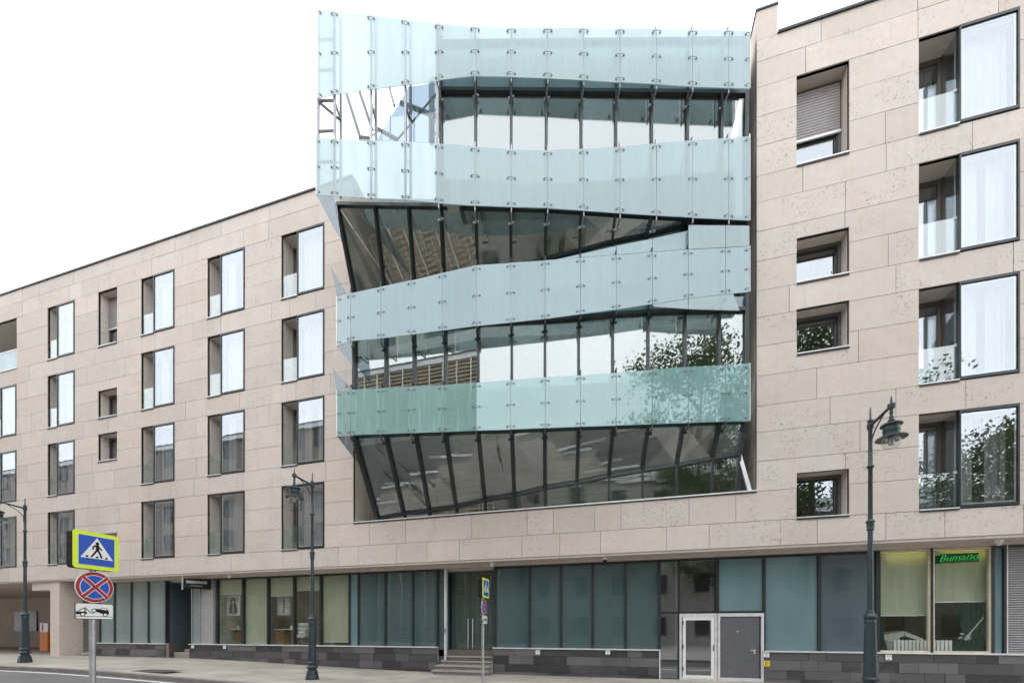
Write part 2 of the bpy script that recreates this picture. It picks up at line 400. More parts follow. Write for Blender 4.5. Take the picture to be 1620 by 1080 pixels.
# ------------------------------------------------------------------ the building: stone facade
bld = thing('office_building', 'beige stone office building with a faceted glass bay and dark ground floor shops', 'building')
SILL = [4.73, 8.05, 11.37, 14.69]
WH = 2.56
JZ = [4.0]
for b in SILL: JZ += [b, b + 0.86, b + 1.72, b + WH]
JZ += [18.0, 18.62]
ROOF = 18.62
XL, XR = -36.0, 15.0
big_cols = [(75, 91, 118), (223, 243.5, 276), (328, 349.5, 387), (445, 470.5, 513), (1454, 1517, 1613)]
small_cols = [(155, 185), (1260.5, 1343.5)]
openings = []        # (x0,x1,z0,z1,kind)
for (a, m_, b) in big_cols:
    for r_, s in enumerate(SILL): openings.append((U(a), U(b), s, s + WH, 'big', U(m_), r_))
for (a, b) in small_cols:
    openings.append((U(a), U(b), SILL[3], SILL[3] + WH, 'tall', 0, 3))
    openings.append((U(a), U(b), SILL[2], SILL[2] + 1.29, 'small', 0, 2))
    openings.append((U(a), U(b), SILL[1] + 1.31, SILL[1] + 2.60, 'small', 0, 1))
    openings.append((U(a), U(b), SILL[0], SILL[0] + 1.29, 'small', 0, 0))
for r_ in range(3): openings.append((U(-12), U(26), SILL[r_], SILL[r_] + WH, 'big', U(2), r_))
openings.append((U(-60), U(26.5), SILL[3], SILL[3] + WH, 'loggia', 0, 3))
BX0, BX1, BZ0 = U(559), U(1197), SILL[0] + 0.86
openings.append((BX0, BX1, BZ0, 99, 'bay', 0, 0))

def cells(x0, x1, z0, z1, yf, yb, ops):
    """slab of stone with the openings cut out of it"""
    xs = sorted({x0, x1} | {v for o in ops for v in (o[0], o[1]) if x0 < v < x1})
    zs = sorted({z0, z1} | {v for o in ops for v in (o[2], o[3]) if z0 < v < z1})
    def solid(i, k):
        if i < 0 or k < 0 or i >= len(xs) - 1 or k >= len(zs) - 1: return False
        cx, cz = (xs[i] + xs[i + 1]) / 2, (zs[k] + zs[k + 1]) / 2
        return not any(o[0] < cx < o[1] and o[2] < cz < o[3] for o in ops)
    m = MB(); idx = {}
    def vid(x, y, z):
        k = (round(x, 5), round(y, 5), round(z, 5))
        if k not in idx: idx[k] = len(m.v); m.v.append((x, y, z))
        return idx[k]
    for i in range(len(xs) - 1):
        for k in range(len(zs) - 1):
            if not solid(i, k): continue
            a, b, c, d = xs[i], xs[i + 1], zs[k], zs[k + 1]
            m.f.append((vid(a, yf, c), vid(b, yf, c), vid(b, yf, d), vid(a, yf, d)))
            if not solid(i - 1, k): m.f.append((vid(a, yf, c), vid(a, yf, d), vid(a, yb, d), vid(a, yb, c)))
            if not solid(i + 1, k): m.f.append((vid(b, yf, c), vid(b, yb, c), vid(b, yb, d), vid(b, yf, d)))
            if not solid(i, k - 1): m.f.append((vid(a, yf, c), vid(a, yb, c), vid(b, yb, c), vid(b, yf, c)))
            if not solid(i, k + 1): m.f.append((vid(a, yf, d), vid(b, yf, d), vid(b, yb, d), vid(a, yb, d)))
    return m

wall = cells(XL, XR, 4.0, ROOF - 0.01, 0.028, 0.10, openings).build('stone_wall', mortar, bld)
slab_specs = []
for k in range(len(JZ) - 1):
    z0, z1 = JZ[k], JZ[k + 1]
    cov = sorted((o[0], o[1]) for o in openings if o[2] <= z0 + 0.01 and o[3] >= z1 - 0.01)
    iv = []; x = XL
    for a, b in cov:
        if a > x + 0.02: iv.append((x, a))
        x = max(x, b)
    if x < XR: iv.append((x, XR))
    for a, b in iv:
        L = b - a
        if L < 1.5: cuts = [a, b]
        else:
            cuts = [a]; x = a
            while True:
                wd = rnd.choice([0.85, 1.25, 1.6, 1.9, 2.3, 2.6]) * rnd.uniform(0.93, 1.07)
                if b - x - wd < 0.55:
                    if b - x > 2.9: cuts.append(x + (b - x) * rnd.uniform(0.4, 0.6))
                    break
                x += wd; cuts.append(x)
            cuts.append(b)
        for c0, c1 in zip(cuts[:-1], cuts[1:]): slab_specs.append((c0, c1, z0, z1))
def papprox(s):
    ps = [proj((x, 0, z)) for x in (s[0], s[1]) for z in (s[2], s[3])]
    if None in ps: return 0
    x0 = max(0, min(p[0] for p in ps)); x1 = min(1620, max(p[0] for p in ps)); y0 = max(0, min(p[1] for p in ps)); y1 = min(1080, max(p[1] for p in ps))
    return max(0, x1 - x0) * max(0, y1 - y0)
slab_specs.sort(key=papprox, reverse=True)
rest = MB()
G = 0.0065
for i, (a, b, c, d) in enumerate(slab_specs):
    ops = [o for o in openings if o[0] < b and o[1] > a and o[2] < d and o[3] > c]
    j = rnd.uniform(-0.003, 0.003)
    m = cells(a + G, b - G, c + G, d - G, j, 0.029, ops)
    if not m.f: continue
    if i < 296: m.build('stone_slab', stone, wall)
    else:
        o = len(rest.v); rest.v += m.v; rest.f += [tuple(q + o for q in f) for f in m.f]
rest.build('stone_slab', stone, wall, kind='stuff')

# roof, parapet cap, solid body behind the facade
B(XL, BX0 - 0.02, -0.05, 0.45, ROOF - 0.005, ROOF + 0.06).build('parapet_cap', darkmetal, bld)
PX1 = U(1230)
B(PX1 + 0.005, XR, -0.05, 0.45, ROOF - 0.005, ROOF + 0.06).build('parapet_cap', darkmetal, bld)
PZ = Zh(1197, 19)
pier = B(BX1, PX1, 0.0, 1.75, ROOF, PZ).build('parapet_pier', stone, bld)
B(BX1 - 0.03, PX1 + 0.02, -0.03, 1.8, PZ, PZ + 0.05).build('pier_cap', darkmetal, pier)
B(XL, BX0, 0.10, 9, ROOF - 0.4, ROOF - 0.02).build('roof_slab', mortar, bld)
B(BX1 + 0.1, XR, 0.46, 9, ROOF - 0.4, ROOF - 0.02).build('roof_slab', mortar, bld)
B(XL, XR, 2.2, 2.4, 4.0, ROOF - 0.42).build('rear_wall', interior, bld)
for b in SILL[1:]:
    B(XL, BX0 - 0.5, 0.11, 2.19, b - 0.36, b - 0.06).build('floor_slab', ceiling_m, bld)
    B(BX1 + 0.5, XR, 0.11, 2.19, b - 0.36, b - 0.06).build('floor_slab', ceiling_m, bld)
ux0 = U(95, 0)
# underside of the overhang, with a small drip lip
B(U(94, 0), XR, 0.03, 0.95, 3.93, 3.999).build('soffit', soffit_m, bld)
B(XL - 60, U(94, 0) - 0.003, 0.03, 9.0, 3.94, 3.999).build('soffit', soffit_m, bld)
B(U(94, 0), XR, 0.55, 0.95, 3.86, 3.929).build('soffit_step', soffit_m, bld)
B(ux0, XR, 0.96, 4.4, 3.80, 3.998).build('floor_slab', ceiling_m, bld)

# jambs of the big opening
jm = B(BX0 - 0.03, BX0, 0.029, 2.2, BZ0, ROOF - 0.45).build('bay_jamb', stone, bld)
zz = [v for v in JZ if v >= BZ0 - 0.01] + [PZ]
rj = B(BX1 + 0.028, BX1 + 0.07, 0.11, 2.2, BZ0, ROOF - 0.01).build('bay_jamb', mortar, bld)
for z0, z1 in zip(zz[:-2], zz[1:-1]):
    for y0, y1 in ((0.031, 0.95), (0.95, 1.75)):
        B(BX1, BX1 + 0.027, y0 + 0.004, y1 - 0.004, z0 + G, z1 - G).build('stone_slab', stone, rj)
B(BX0 + 0.0, BX1, -0.045, 0.55, BZ0 + 0.002, BZ0 + 0.04).build('bay_ledge', lightmetal, bld)
B(BX0 + 0.0, BX1, -0.03, -0.002, BZ0 - 0.03, BZ0).build('ledge_drip', darkmetal, bld)

# ------------------------------------------------------------------ windows
def curtain(x0, x1, y, z0, z1, parent, mat=curtain_m, amp=0.022, step=0.16, name='curtain'):
    m = MB(); n = max(6, int((x1 - x0) / step * 6)); ph = rnd.uniform(0, 6)
    for i in range(n + 1):
        x = x0 + (x1 - x0) * i / n
        yy = y + amp * math.sin(x / step * 2 * math.pi + ph + 1.3 * math.sin(x * 5 + ph))
        m.v += [(x, yy, z0), (x, yy, z1)]
    for i in range(n): m.f.append((2 * i, 2 * i + 2, 2 * i + 3, 2 * i + 1))
    return m.build(name, mat, parent, smooth=True)
def reveal(win, x0, x1, z0, z1, dep, right=True, joints=(0.86, 1.72)):
    m = MB(); zz_ = [z0] + [z0 + j for j in joints if z0 + j < z1 - 0.2] + [z1]
    for a, b in zip(zz_[:-1], zz_[1:]):
        B(x0 - 0.03, x0, 0.031, dep, a + 0.004, b - 0.004).build('reveal_slab', stone, win)
        if right: B(x1, x1 + 0.03, 0.031, dep, a + 0.004, b - 0.004).build('reveal_slab', stone, win)
    B(x0 - 0.03, x1 + 0.03, 0.031, dep, z1, z1 + 0.03).build('lintel', stone, win)
def rect_frame(x0, x1, z0, z1, y0, y1, t, tb=None):
    tb = tb or t; m = MB()
    m.box(x0, x0 + t, y0, y1, z0, z1); m.box(x1 - t, x1, y0, y1, z0, z1)
    m.box(x0 + t, x1 - t, y0 + 0.002, y1 - 0.002, z0, z0 + tb); m.box(x0 + t, x1 - t, y0 + 0.002, y1 - 0.002, z1 - tb, z1)
    return m
def big_window(o):
    x0, x1, z0, z1, _, xm, row = o
    fr = rect_frame(xm, x1 - 0.012, z0 + 0.02, z1 - 0.012, -0.03, 0.10, 0.034, 0.07).build('window', darkmetal, bld)
    B(xm + 0.05, x1 - 0.062, 0.0, 0.012, z0 + 0.11, z1 - 0.102).build('pane', win_glass, fr)
    rect_frame(xm + 0.047, x1 - 0.059, z0 + 0.107, z1 - 0.099, 0.014, 0.035, 0.028).build('glazing_bead', lightmetal, fr)
    D = 0.62
    reveal(fr, x0, x1, z0, z1, D, right=False)
    B(x0, xm - 0.001, -0.04, D, z0 + 0.004, z0 + 0.034).build('sill', lightmetal, fr)
    B(x0, xm - 0.001, -0.03, -0.005, z0 - 0.035, z0).build('sill_drip', darkmetal, fr)
    # side glass of the flush box and the set back opening light
    B(xm + 0.008, xm + 0.02, 0.11, D - 0.06, z0 + 0.04, z1 - 0.03).build('side_pane', win_glass, fr)
    B(xm + 0.0, xm + 0.05, D - 0.06, D + 0.02, z0 + 0.04, z1 - 0.01).build('corner_post', bronze, fr)
    cm = rect_frame(x0 + 0.004, xm - 0.004, z0 + 0.04, z1 - 0.004, D - 0.02, D + 0.06, 0.075, 0.11).build('casement', bronze, fr)
    B(x0 + 0.078, xm - 0.078, D + 0.01, D + 0.022, z0 + 0.149, z1 - 0.113).build('casement_pane', win_glass, fr)
    B(x0 + 0.015, xm - 0.004, 0.06, 0.075, z0 + 0.05, z0 + 0.98).build('rail_pane', rail_glass, fr)
    B(xm - 0.06, xm - 0.006, 0.05, 0.10, z0 + 0.93, z0 + 1.0).build('rail_clamp', lightmetal, fr)
    cz0 = z0 + 0.06
    q = rnd.random()
    if q < 0.55: curtain(xm + 0.07, x1 - 0.06, 0.30, cz0, z1 - 0.05, fr)
    else:
        curtain(xm + 0.07, xm + 0.07 + (x1 - xm) * rnd.uniform(0.3, 0.45), 0.30, cz0, z1 - 0.05, fr)
        curtain(x1 - 0.06 - (x1 - xm) * rnd.uniform(0.25, 0.4), x1 - 0.06, 0.32, cz0, z1 - 0.05, fr)
    if rnd.random() < 0.6: curtain(x0 + 0.1, xm - 0.08, D + 0.2, cz0, z1 - 0.05, fr)
def small_window(o):
    x0, x1, z0, z1, kind, _, row = o; D = 0.45
    fr = rect_frame(x0 + 0.004, x1 - 0.004, z0 + 0.04, z1 - 0.004, D - 0.03, D + 0.06, 0.075, 0.09).build('window', bronze, bld)
    reveal(fr, x0, x1, z0, z1, D)
    B(x0, x1, -0.04, D - 0.031, z0 + 0.004, z0 + 0.034).build('sill', lightmetal, fr)
    B(x0, x1, -0.03, -0.005, z0 - 0.035, z0).build('sill_drip', darkmetal, fr)
    B(x0 + 0.08, x1 - 0.08, D + 0.01, D + 0.022, z0 + 0.132, z1 - 0.096).build('pane', win_glass, fr)
    rect_frame(x0 + 0.08, x1 - 0.08, z0 + 0.132, z1 - 0.096, D - 0.02, D + 0.005, 0.05).build('sash', darkmetal, fr)
    if kind == 'tall':
        m = MB(); n = 34; zt, zb = z1 - 0.10, z0 + 1.10; h = (zt - zb) / n
        for i in range(n): m.box(x0 + 0.05, x1 - 0.05, D - 0.075 + 0.008 * (i % 2), D - 0.052, zb + i * h, zb + i * h + h * 0.82)
        m.build('shutter', 'bronze_shutter', fr, kind='stuff')
        B(x0 + 0.03, x1 - 0.03, D - 0.09, D - 0.045, zb - 0.06, zb).build('shutter_rail', lightmetal, fr)
plain('bronze_shutter', (0.30, 0.27, 0.27), 0.5, 0.1, 0.08)
for o in openings:
    if o[4] == 'big': big_window(o)
    elif o[4] in ('small', 'tall'): small_window(o)
    elif o[4] == 'loggia':
        x0, x1, z0, z1 = o[:4]
        lg = B(x0, x1, -0.04, 0.3, z0 + 0.002, z0 + 0.04).build('loggia', lightmetal, bld)
        B(x1, x1 + 0.03, 0.031, 2.2, z0, z1).build('reveal', stone, lg)
        B(x0, x1 + 0.03, 0.031, 2.2, z1, z1 + 0.03).build('lintel', stone, lg)
        B(x0, x1, 0.05, 0.065, z0 + 0.05, z0 + 1.0).build('rail_pane', frit_a, lg)
        B(x0, x1, 0.04, 0.08, z0 + 1.005, z0 + 1.05).build('hand_rail', lightmetal, lg)
        m = MB()
        for i in range(8): m.box(x1 - 0.4 - i * 1.0, x1 - 0.36 - i * 1.0, 0.07, 0.10, z0 + 0.05, z0 + 1.0)
        m.build('rail_post', lightmetal, lg)
        B(x0, x1, 1.6, 1.62, z0 + 0.04, z1).build('rear_glazing', win_glass, lg)
        B(x0, x1, 1.52, 1.58, z0 + 1.15, z0 + 1.24).build('transom', darkmetal, lg)

# ------------------------------------------------------------------ the glass bay
Pf = onC(694, 995, 11.6); Pr = onC(1189, 995, 11.6); Pl = onC(753.5, 995, 11.98)
UPR, UPL = Pln(Pf, Pr), Pln((Pf.x - 1, Pf.y), Pf)
LOR, LOL = Pln(Pl, Pr), Pln((Pl.x - 1, Pl.y), Pl)
def skin(x, y, up, back=0.0):
    a, b = (UPL, UPR) if up else (LOL, LOR)
    p, t = a.hit(x, y, back); q, s = b.hit(x, y, back)
    return p if t > s else q
BACKN = {True: UPR.n, False: LOR.n}
def quad_panel(name, pts, mat, parent, th=0.018):
    n = (pts[1] - pts[0]).cross(pts[3] - pts[0]).normalized()
    if n.y < 0: n = -n
    m = MB(); m.prism(pts, n * th); return m.build(name, mat, parent)
IB = 0.42      # inner glazing behind the glass bands
def fittings(panels, parent):
    m = MB()
    for pts in panels:
        a, b, c, d = pts                      # tl, tr, br, bl
        n = (b - a).cross(d - a).normalized(); n = -n if n.y > 0 else n
        wd = (b - a).length; iu = min(0.10 / max(wd, 0.01), 0.3)
        hts = (0.10 / max((d - a).length, .2), 0.5, 1 - 0.10 / max((d - a).length, .2))
        for v in hts:
            for u in (iu, 1 - iu):
                p = (a.lerp(b, u)).lerp(d.lerp(c, u), v)
                m.tube(p + n * 0.022, p - n * 0.06, 0.027, 8)
                e = (b - a).normalized() * (0.11 if u > 0.5 else -0.11)
                m.tube(p + n * 0.03, p + n * 0.03 + e, 0.006, 5)
    return m.build('glass_fitting', bolt_m, parent, kind='stuff')
def band(xs, tops, bots, up, mat, rods=True):
    rod = MB(); panels = []
    for i, x in enumerate(xs):
        if rods:
            p = skin(x, tops[i] - (3 if up else 0), up, 0.035); q = skin(x, bots[i], up, 0.035)
            rod.tube(p, q, 0.019, 6)
    root = rod.build('glass_band', steel, bld)
    for i in range(len(xs) - 1):
        xm = (xs[i] + xs[i + 1]) / 2; a, b = (UPL, UPR) if up else (LOL, LOR)
        pl = a if a.hit(xm, 500)[1] > b.hit(xm, 500)[1] else b
        e = 0.35
        P = [pl.hit(xs[i] + e, tops[i])[0], pl.hit(xs[i + 1] - e, tops[i + 1])[0], pl.hit(xs[i + 1] - e, bots[i + 1])[0], pl.hit(xs[i] + e, bots[i])[0]]
        jn = pl.n * 0.007
        P = [v + jn * rnd.uniform(-1, 1) for v in P]
        quad_panel('glass_panel', P, mat, root); panels.append(P)
    fittings(panels, root)
    for i in range(1, len(xs) - 1):          # arms that tie the screen back to the mullions
        if up and xs[i] < 690: continue
        arm = MB()
        for y in (bots[i] + 7, tops[i] - 7):
            p = skin(xs[i], y, up, 0.03); q = p + (LOR.n if not up else UPR.n) * (IB - 0.06)
            arm.tube(p, q, 0.022, 6); arm.box(q.x - 0.09, q.x + 0.09, q.y - 0.03, q.y + 0.0, q.z - 0.03, q.z + 0.03)
            arm.tube(p, skin(xs[i], y + (-9 if y > bots[i] else 9), up, 0.03), 0.016, 6)
        arm.build('tie_arm', darkmetal if not up else greymetal, root, kind='stuff')
    return root
j1 = [503, 529, 587, 641, 694, 751.4, 809, 866.6, 923.6, 981, 1038.5, 1096, 1153, 1186]
b1t = [15.7, 18, 24.5, 31, 38, 42.5, 43.3, 44, 44.4, 45, 45.6, 46.3, 47, 49]
b1b = [156, 149.5, 141.7, 134.7, 127.5, 120, 122, 124, 127.5, 130.6, 133.8, 137, 139.3, 140.7]
band1 = band(j1, b1t, b1b, True, frit_a)
j2 = [500.5] + j1[1:]
b2t = [218.8, 219.4, 221.3, 223.5, 227, 232, 236, 238, 235.5, 232, 226.9, 222, 217.8, 215.7]
b2b = [308, 310, 313, 316.4, 321, 325.2, 327.3, 328.9, 333.4, 337, 340.7, 344, 346.8, 349]
band2 = band(j2, b2t, b2b, True, frit_a)
j3 = [533, 555, 602.5, 650.8, 699.6, 753.5, 808, 862.5, 918.5, 975, 1032, 1089, 1148, 1186]
b3t = [469.4, 463.6, 453.6, 443.2, 431.7, 419.7, 415.6, 412, 407.7, 403.4, 399, 394.8, 391.9, 389.5]
b3b = [547, 539, 534.8, 529, 522.5, 515.3, 509.8, 503.9, 496.7, 489.4, 480.9, 471.9, 465, 461.5]
band3 = band(j3, b3t, b3b, False, frit_c)
b4t = [619, 616, 613.8, 611, 608.6, 605.2, 601, 596.5, 593, 589.2, 584.6, 580.2, 577, 574.4]
b4b = [689, 687.8, 686.4, 684.7, 682.8, 680.8, 679, 676.6, 674.5, 672.6, 670.5, 668.4, 666.5, 665.5]
band4 = band(j3, b4t, b4b, False, frit_b)
def extra(parent, pts, up, mat, back=0.0):
    P = [skin(x, y, up, back) for x, y in pts]
    n = (P[1] - P[0]).cross(P[2] - P[0]).normalized(); n = n if n.y > 0 else -n
    m = MB(); m.prism(P, n * 0.018); return m.build('glass_panel', mat, parent)
# upper row over band 3 at the right, an added pale wedge with reflected sky put into its colour, and the pointed end panels
for a, b, ta, tb, ba, bb in ((1089, 1148, 356, 356.5, 394, 391), (1148, 1186, 356.5, 357, 391, 388.8)):
    extra(band3, [(a + .4, ta), (b - .4, tb), (b - .4, bb), (a + .4, ba)], False, frit_a)
for P_ in ([(880, 410.4), (918, 402), (918, 407.2)], [(919, 401.8), (974.6, 389), (974.6, 402.9), (919, 407.2)], [(975.4, 388.8), (1031.6, 377.6), (1031.6, 398.5), (975.4, 402.8)], [(1032.4, 377.4), (1088.4, 365), (1088.4, 394.3), (1032.4, 398.4)]):
    extra(band3, P_, False, frit_c, 0.12)
extra(band3, [(1032, 481.7), (1088.6, 472.8), (1088.6, 488.6), (1035, 484.5)], False, frit_a)
extra(band3, [(1089.4, 472.6), (1160, 464.5), (1170, 491), (1089.4, 488.6)], False, frit_a)
extra(band2, [(500.5, 308.7), (529, 310.8), (533, 330), (540, 382)], True, clear_glass)
extra(band3, [(523, 421), (547, 463), (533, 468)], False, clear_glass)
extra(band3, [(533, 548), (555, 540), (558, 580)], False, clear_glass)
extra(band4, [(527, 583), (552, 612), (533, 618)], False, clear_glass)
extra(band4, [(533, 690), (558, 689), (567, 733)], False, clear_glass)
# clear wedge of glass between the two upper bands
extra(band1, [(595, 222), (642, 147), (642, 223)], True, clear_glass, 0.35)
extra(band1, [(643, 146), (645, 138), (690, 130), (690, 226), (643, 223.6)], True, clear_glass, 0.35)
# steel lattice that carries the free standing end
lat = MB()
def tb(x0, y0, x1, y1, r=0.028, b0=0.10, b1=0.10): lat.tube(skin(x0, y0, True, b0), skin(x1, y1, True, b1), r * 1.35, 6)
for x, yt in ((503.5, 16), (529.5, 20)): tb(x, yt, x, 306, 0.035)
for y in (64, 112, 160, 208, 257): tb(503.5, y, 529.5, y - 1, 0.03)
for x, yt in ((539, 30), (594.5, 30), (649.5, 36)): tb(x, yt, x, 312, 0.035, 0.55, 0.55)
tb(587.5, 26, 587.5, 314, 0.03); tb(641.5, 33, 641.5, 316, 0.03); tb(692, 40, 692, 320, 0.035)
tb(506, 163, 539, 191, 0.03, 0.1, 0.55); tb(529.5, 160, 539, 191, 0.025, 0.1, 0.55)
tb(587.5, 162, 594.5, 192, 0.025, 0.1, 0.55); tb(641.5, 165, 649, 195, 0.025, 0.1, 0.55)
for d in (0, 2.6):
    tb(547 + d, 149, 568.5 + d, 217, 0.02, 0.9, 0.9); tb(567.5 + d, 145, 588 + d, 206, 0.02, 0.9, 0.9)
tb(616, 138, 624, 168, 0.03, 0.9, 0.9); tb(569, 218, 584, 220, 0.05, 0.9, 0.9)
tb(598, 204, 628, 221, 0.04, 0.9, 0.9); tb(628, 222, 692, 146, 0.02, 0.4, 0.4); tb(634, 163, 690, 184, 0.05, 1.2, 1.2)
tb(683, 128, 683, 226, 0.07, 1.2, 1.2); tb(617.5, 180, 617.5, 222, 0.012, 0.4, 0.4)
tb(587.5, 216, 600, 207, 0.012, 0.2, 0.4)
for k in range(4): tb(692, 150 + k * 19, 685, 160 + k * 19, 0.015, 0.1, 1.0)
for x in (539, 594.5, 649.5): tb(x, 64, x - 8, 64, 0.02, .55, .1); tb(x, 257, x - 8, 257, 0.02, .55, .1)
lat.build('steel_lattice', lattice_m, bld, smooth=True)

def facet(name, tops, bots, bars=(True, True), wid=0.062, bw=0.10, mat=cw_glass, mull=True):
    """one plane of the curtain wall: mullions between paired points, a pane in each field"""
    n0 = Vector((0, -1, 0.0)); made = []
    for on, row in zip(bars, (tops, bots)):
        if on:
            b = MB()
            for p, q in zip(row[:-1], row[1:]): b.beam(p, q, bw, 0.13, n0)
            made.append(b)
    if not made: made.append(MB().tube(tops[0], bots[0], 0.02, 4))
    root = made[0].build(name, darkmetal, bld)
    for b in made[1:]: b.build('fold_bar', darkmetal, root)
    for i, (p, q) in enumerate(zip(tops, bots)):
        if mull and (p - q).length > 0.03: MB().beam(p, q, wid if 0 < i < len(tops) - 1 else wid * 1.5, 0.15, n0).build('mullion', darkmetal, root)
    for i in range(len(tops) - 1):
        P = [tops[i], tops[i + 1], bots[i + 1], bots[i]]
        if (P[0] - P[3]).length < 0.05: P = [P[1], P[2], P[3]]
        elif (P[1] - P[2]).length < 0.05: P = [P[0], P[1], P[2]]
        n = (P[1] - P[0]).cross(P[-1] - P[0]).normalized(); n = n if n.y > 0 else -n
        MB().prism([p + n * 0.02 for p in P], n * 0.014).build('pane', mat, root)
    return root
# distance of the inner glazing behind the glass bands
# storey four: vertical glazing with transom, up to the roof
m1 = [697, 753, 809, 864.7, 920, 975, 1031.6, 1088, 1141.8, 1181]
tr1 = [144, 144.5, 145, 145.6, 146.2, 146.8, 147.4, 148, 148.6, 149]
def inner(xs, ys, up, back=IB): return [skin(x, y, up, back) for x, y in zip(xs, ys)]
T = inner(m1, [70 - (x - 697) * 0.01 for x in m1], True); M = inner(m1, tr1, True); Bt = inner(m1, [322 + (x - 697) * 0.045 for x in m1], True)
facet('curtain_wall', T, M, (True, False), mat=frit_c); facet('curtain_wall', M, Bt, (True, False))
# storey three: glazing leaning inwards, and its upright facet below the diagonal bar
m2x = [533.5, 593, 646, 697, 753.5, 808.3, 864.5, 919, 974, 1032, 1086, 1142, 1182]
m2t = [324, 325.5, 326.3, 327, 328.5, 330, 331, 334.8, 338.4, 341.9, 345.2, 347.5, 349]
m2bx = [563, 609, 656, 702.5, 755.6, 808.6, 862.5, 917, 969, 1022.5, 1079.5, 1142, 1182]
m2b = [478, 468, 458, 447, 432, 425, 411, 397.8, 383.8, 373.5, 360, 348.6, 349.6]
sb = [1.15, 1.05, 0.95, 0.85, 0.75, 0.65, 0.55, 0.50, 0.42, 0.34, 0.24, 0.03, 0.01]
T2 = inner(m2x, m2t, False); B2 = [LOR.hit(x, y, IB + s)[0] if x > 753 else skin(x, y, False, IB + s) for x, y, s in zip(m2bx, m2b, sb)]
facet('curtain_wall', T2, B2, (True, True))
i0 = 6
L2 = [Vector((p.x + 0.04, p.y - 0.25, skin(m2bx[i0 + k], 432 - k * 1, False, IB).z - 0.25)) for k, p in enumerate(B2[i0:11])]
facet('curtain_wall', B2[i0:11], L2, (False, False), mat=frit_a)  # frosted instead of clear: pale sky reflection put into the pane colour
# storey two: upright glazing
m3 = [561, 611, 655.6, 705, 757, 810, 862.5, 916, 970, 1026, 1084, 1138, 1181]
t3 = [530, 526, 522, 518, 512, 509.6, 506.5, 503, 498, 494, 492, 491, 490]
T3 = inner(m3, [y - 22 for y in t3], False, IB + .05); M3 = inner(m3, t3, False, IB + .05); B3 = inner(m3, [628 - (x - 561) * 0.06 for x in m3], False, IB + .05)
facet('curtain_wall', T3, M3, (False, False), mat=frit_c); facet('curtain_wall', M3, B3, (True, False))
# storey one: glazing leaning back to the ledge, upright facet beneath the folded edge
m4x = [560.4, 610.6, 658, 705, 757, 810, 862.5, 916, 970.7, 1026, 1082, 1139.5, 1181]
m4t = [689.5, 688, 686, 684.5, 682.5, 681, 678.8, 676.8, 674.8, 672.8, 670.5, 668, 666.5]
m4bx = [597.7, 639, 679.5, 722, 767, 814, 862.5, 913, 963.5, 1016.6, 1071, 1127, 1169]
m4b = [820.5, 812.6, 808, 801.7, 791, 783, 771.5, 763.3, 753, 743.8, 735.7, 725, 718]
T4 = inner(m4x, m4t, False, 0.35); B4 = [onY(x, y, 0.16) for x, y in zip(m4bx, m4b)]
facet('curtain_wall', T4, B4, (True, True), 0.10)
L4 = [Vector((p.x, 0.22, BZ0 + 0.045)) for p in B4]
facet('curtain_wall', B4, L4, (False, True), 0.06, 0.06)
MB().beam(B4[-1], onY(1186, 777, 0.1), 0.10, 0.10, (0, -1, 0)).build('end_post', lightmetal, bld)
# floors, roof and side cheeks of the bay
def plate(name, pts, z0, z1, mat):
    return MB().prism([(p[0], p[1], z0) for p in pts], (0, 0, z1 - z0)).build(name, mat, bld)
pu = [skin(699, 995, True, IB + .12), skin(1180, 995, True, IB + .12)]
pl_ = [skin(566, 995, False, IB + .12), skin(753.5, 995, False, IB + .12), skin(1180, 995, False, IB + .12)]
plate('bay_roof', [pu[0], pu[1], (pu[1].x, 2.19), (pu[0].x, 2.19)], 18.25, 18.62, mortar)
plate('floor_slab', [pu[0], pu[1], (pu[1].x, 2.19), (pu[0].x, 2.19)], 14.55, 14.90, ceiling_m)
for p, q in zip(T2[:4], T2[1:5]):
    MB().prism([(p.x, p.y + 0.08, p.z + 0.02), (q.x, q.y + 0.08, q.z + 0.02), (q.x, 2.19, q.z + 0.02), (p.x, 2.19, p.z + 0.02)], (0, 0, 0.3)).build('bay_roof', ceiling_m, bld)
for z in (7.75, 11.2):
    q = [(p.x, p.y + (0.9 if z > 9 else 0.05)) for p in pl_]
    plate('floor_slab', [q[0], q[1], q[2], (pl_[2].x, 2.19), (pl_[0].x, 2.19)], z, z + 0.35, ceiling_m)
B(BX0, BX1, 0.40, 2.19, BZ0 - 0.25, BZ0 - 0.01).build('floor_slab', floor_m, bld)
chk = [T2[0], B2[0], T3[0], B3[0], T4[0], B4[0]]
for p, q in zip(chk[:-1], chk[1:]):
    MB().prism([(p.x - 0.02, p.y + 0.09, p.z), (q.x - 0.02, q.y + 0.09, q.z), (q.x - 0.02, 2.19, q.z), (p.x - 0.02, 2.19, p.z)], (-0.03, 0, 0)).build('bay_cheek', ceiling_m, bld)
B(pu[0].x - 0.04, pu[0].x, pu[0].y + 0.1, 2.19, 15.06, 18.6).build('bay_cheek', darkmetal, bld)
B(BX0 + .02, BX1 - .02, 2.05, 2.15, BZ0, 18.2).build('bay_rear_wall', interior, bld)
# pale curtains and partitions seen inside the bay
for x0, x1, z0, z1, y in ((-8.2, -7.0, 11.6, 13.8, 0.3), (-3.3, -2.0, 11.6, 14.2, -0.2), (-1.2, 1.0, 11.6, 14.3, 0.4)):
    curtain(x0, x1, y, z0, z1, bld, blind_m, 0.05, 0.2)
for x0, x1, y in ((-7.6, -5.2, 1.2), (-2.6, 0.6, 1.3)):
    m = MB(); n = 8
    for i in range(n): m.box(x0, x1, y, y + 0.05, 5.9 + i * 0.22, 6.09 + i * 0.22)
    m.build('slatted_screen', blind_m, bld)

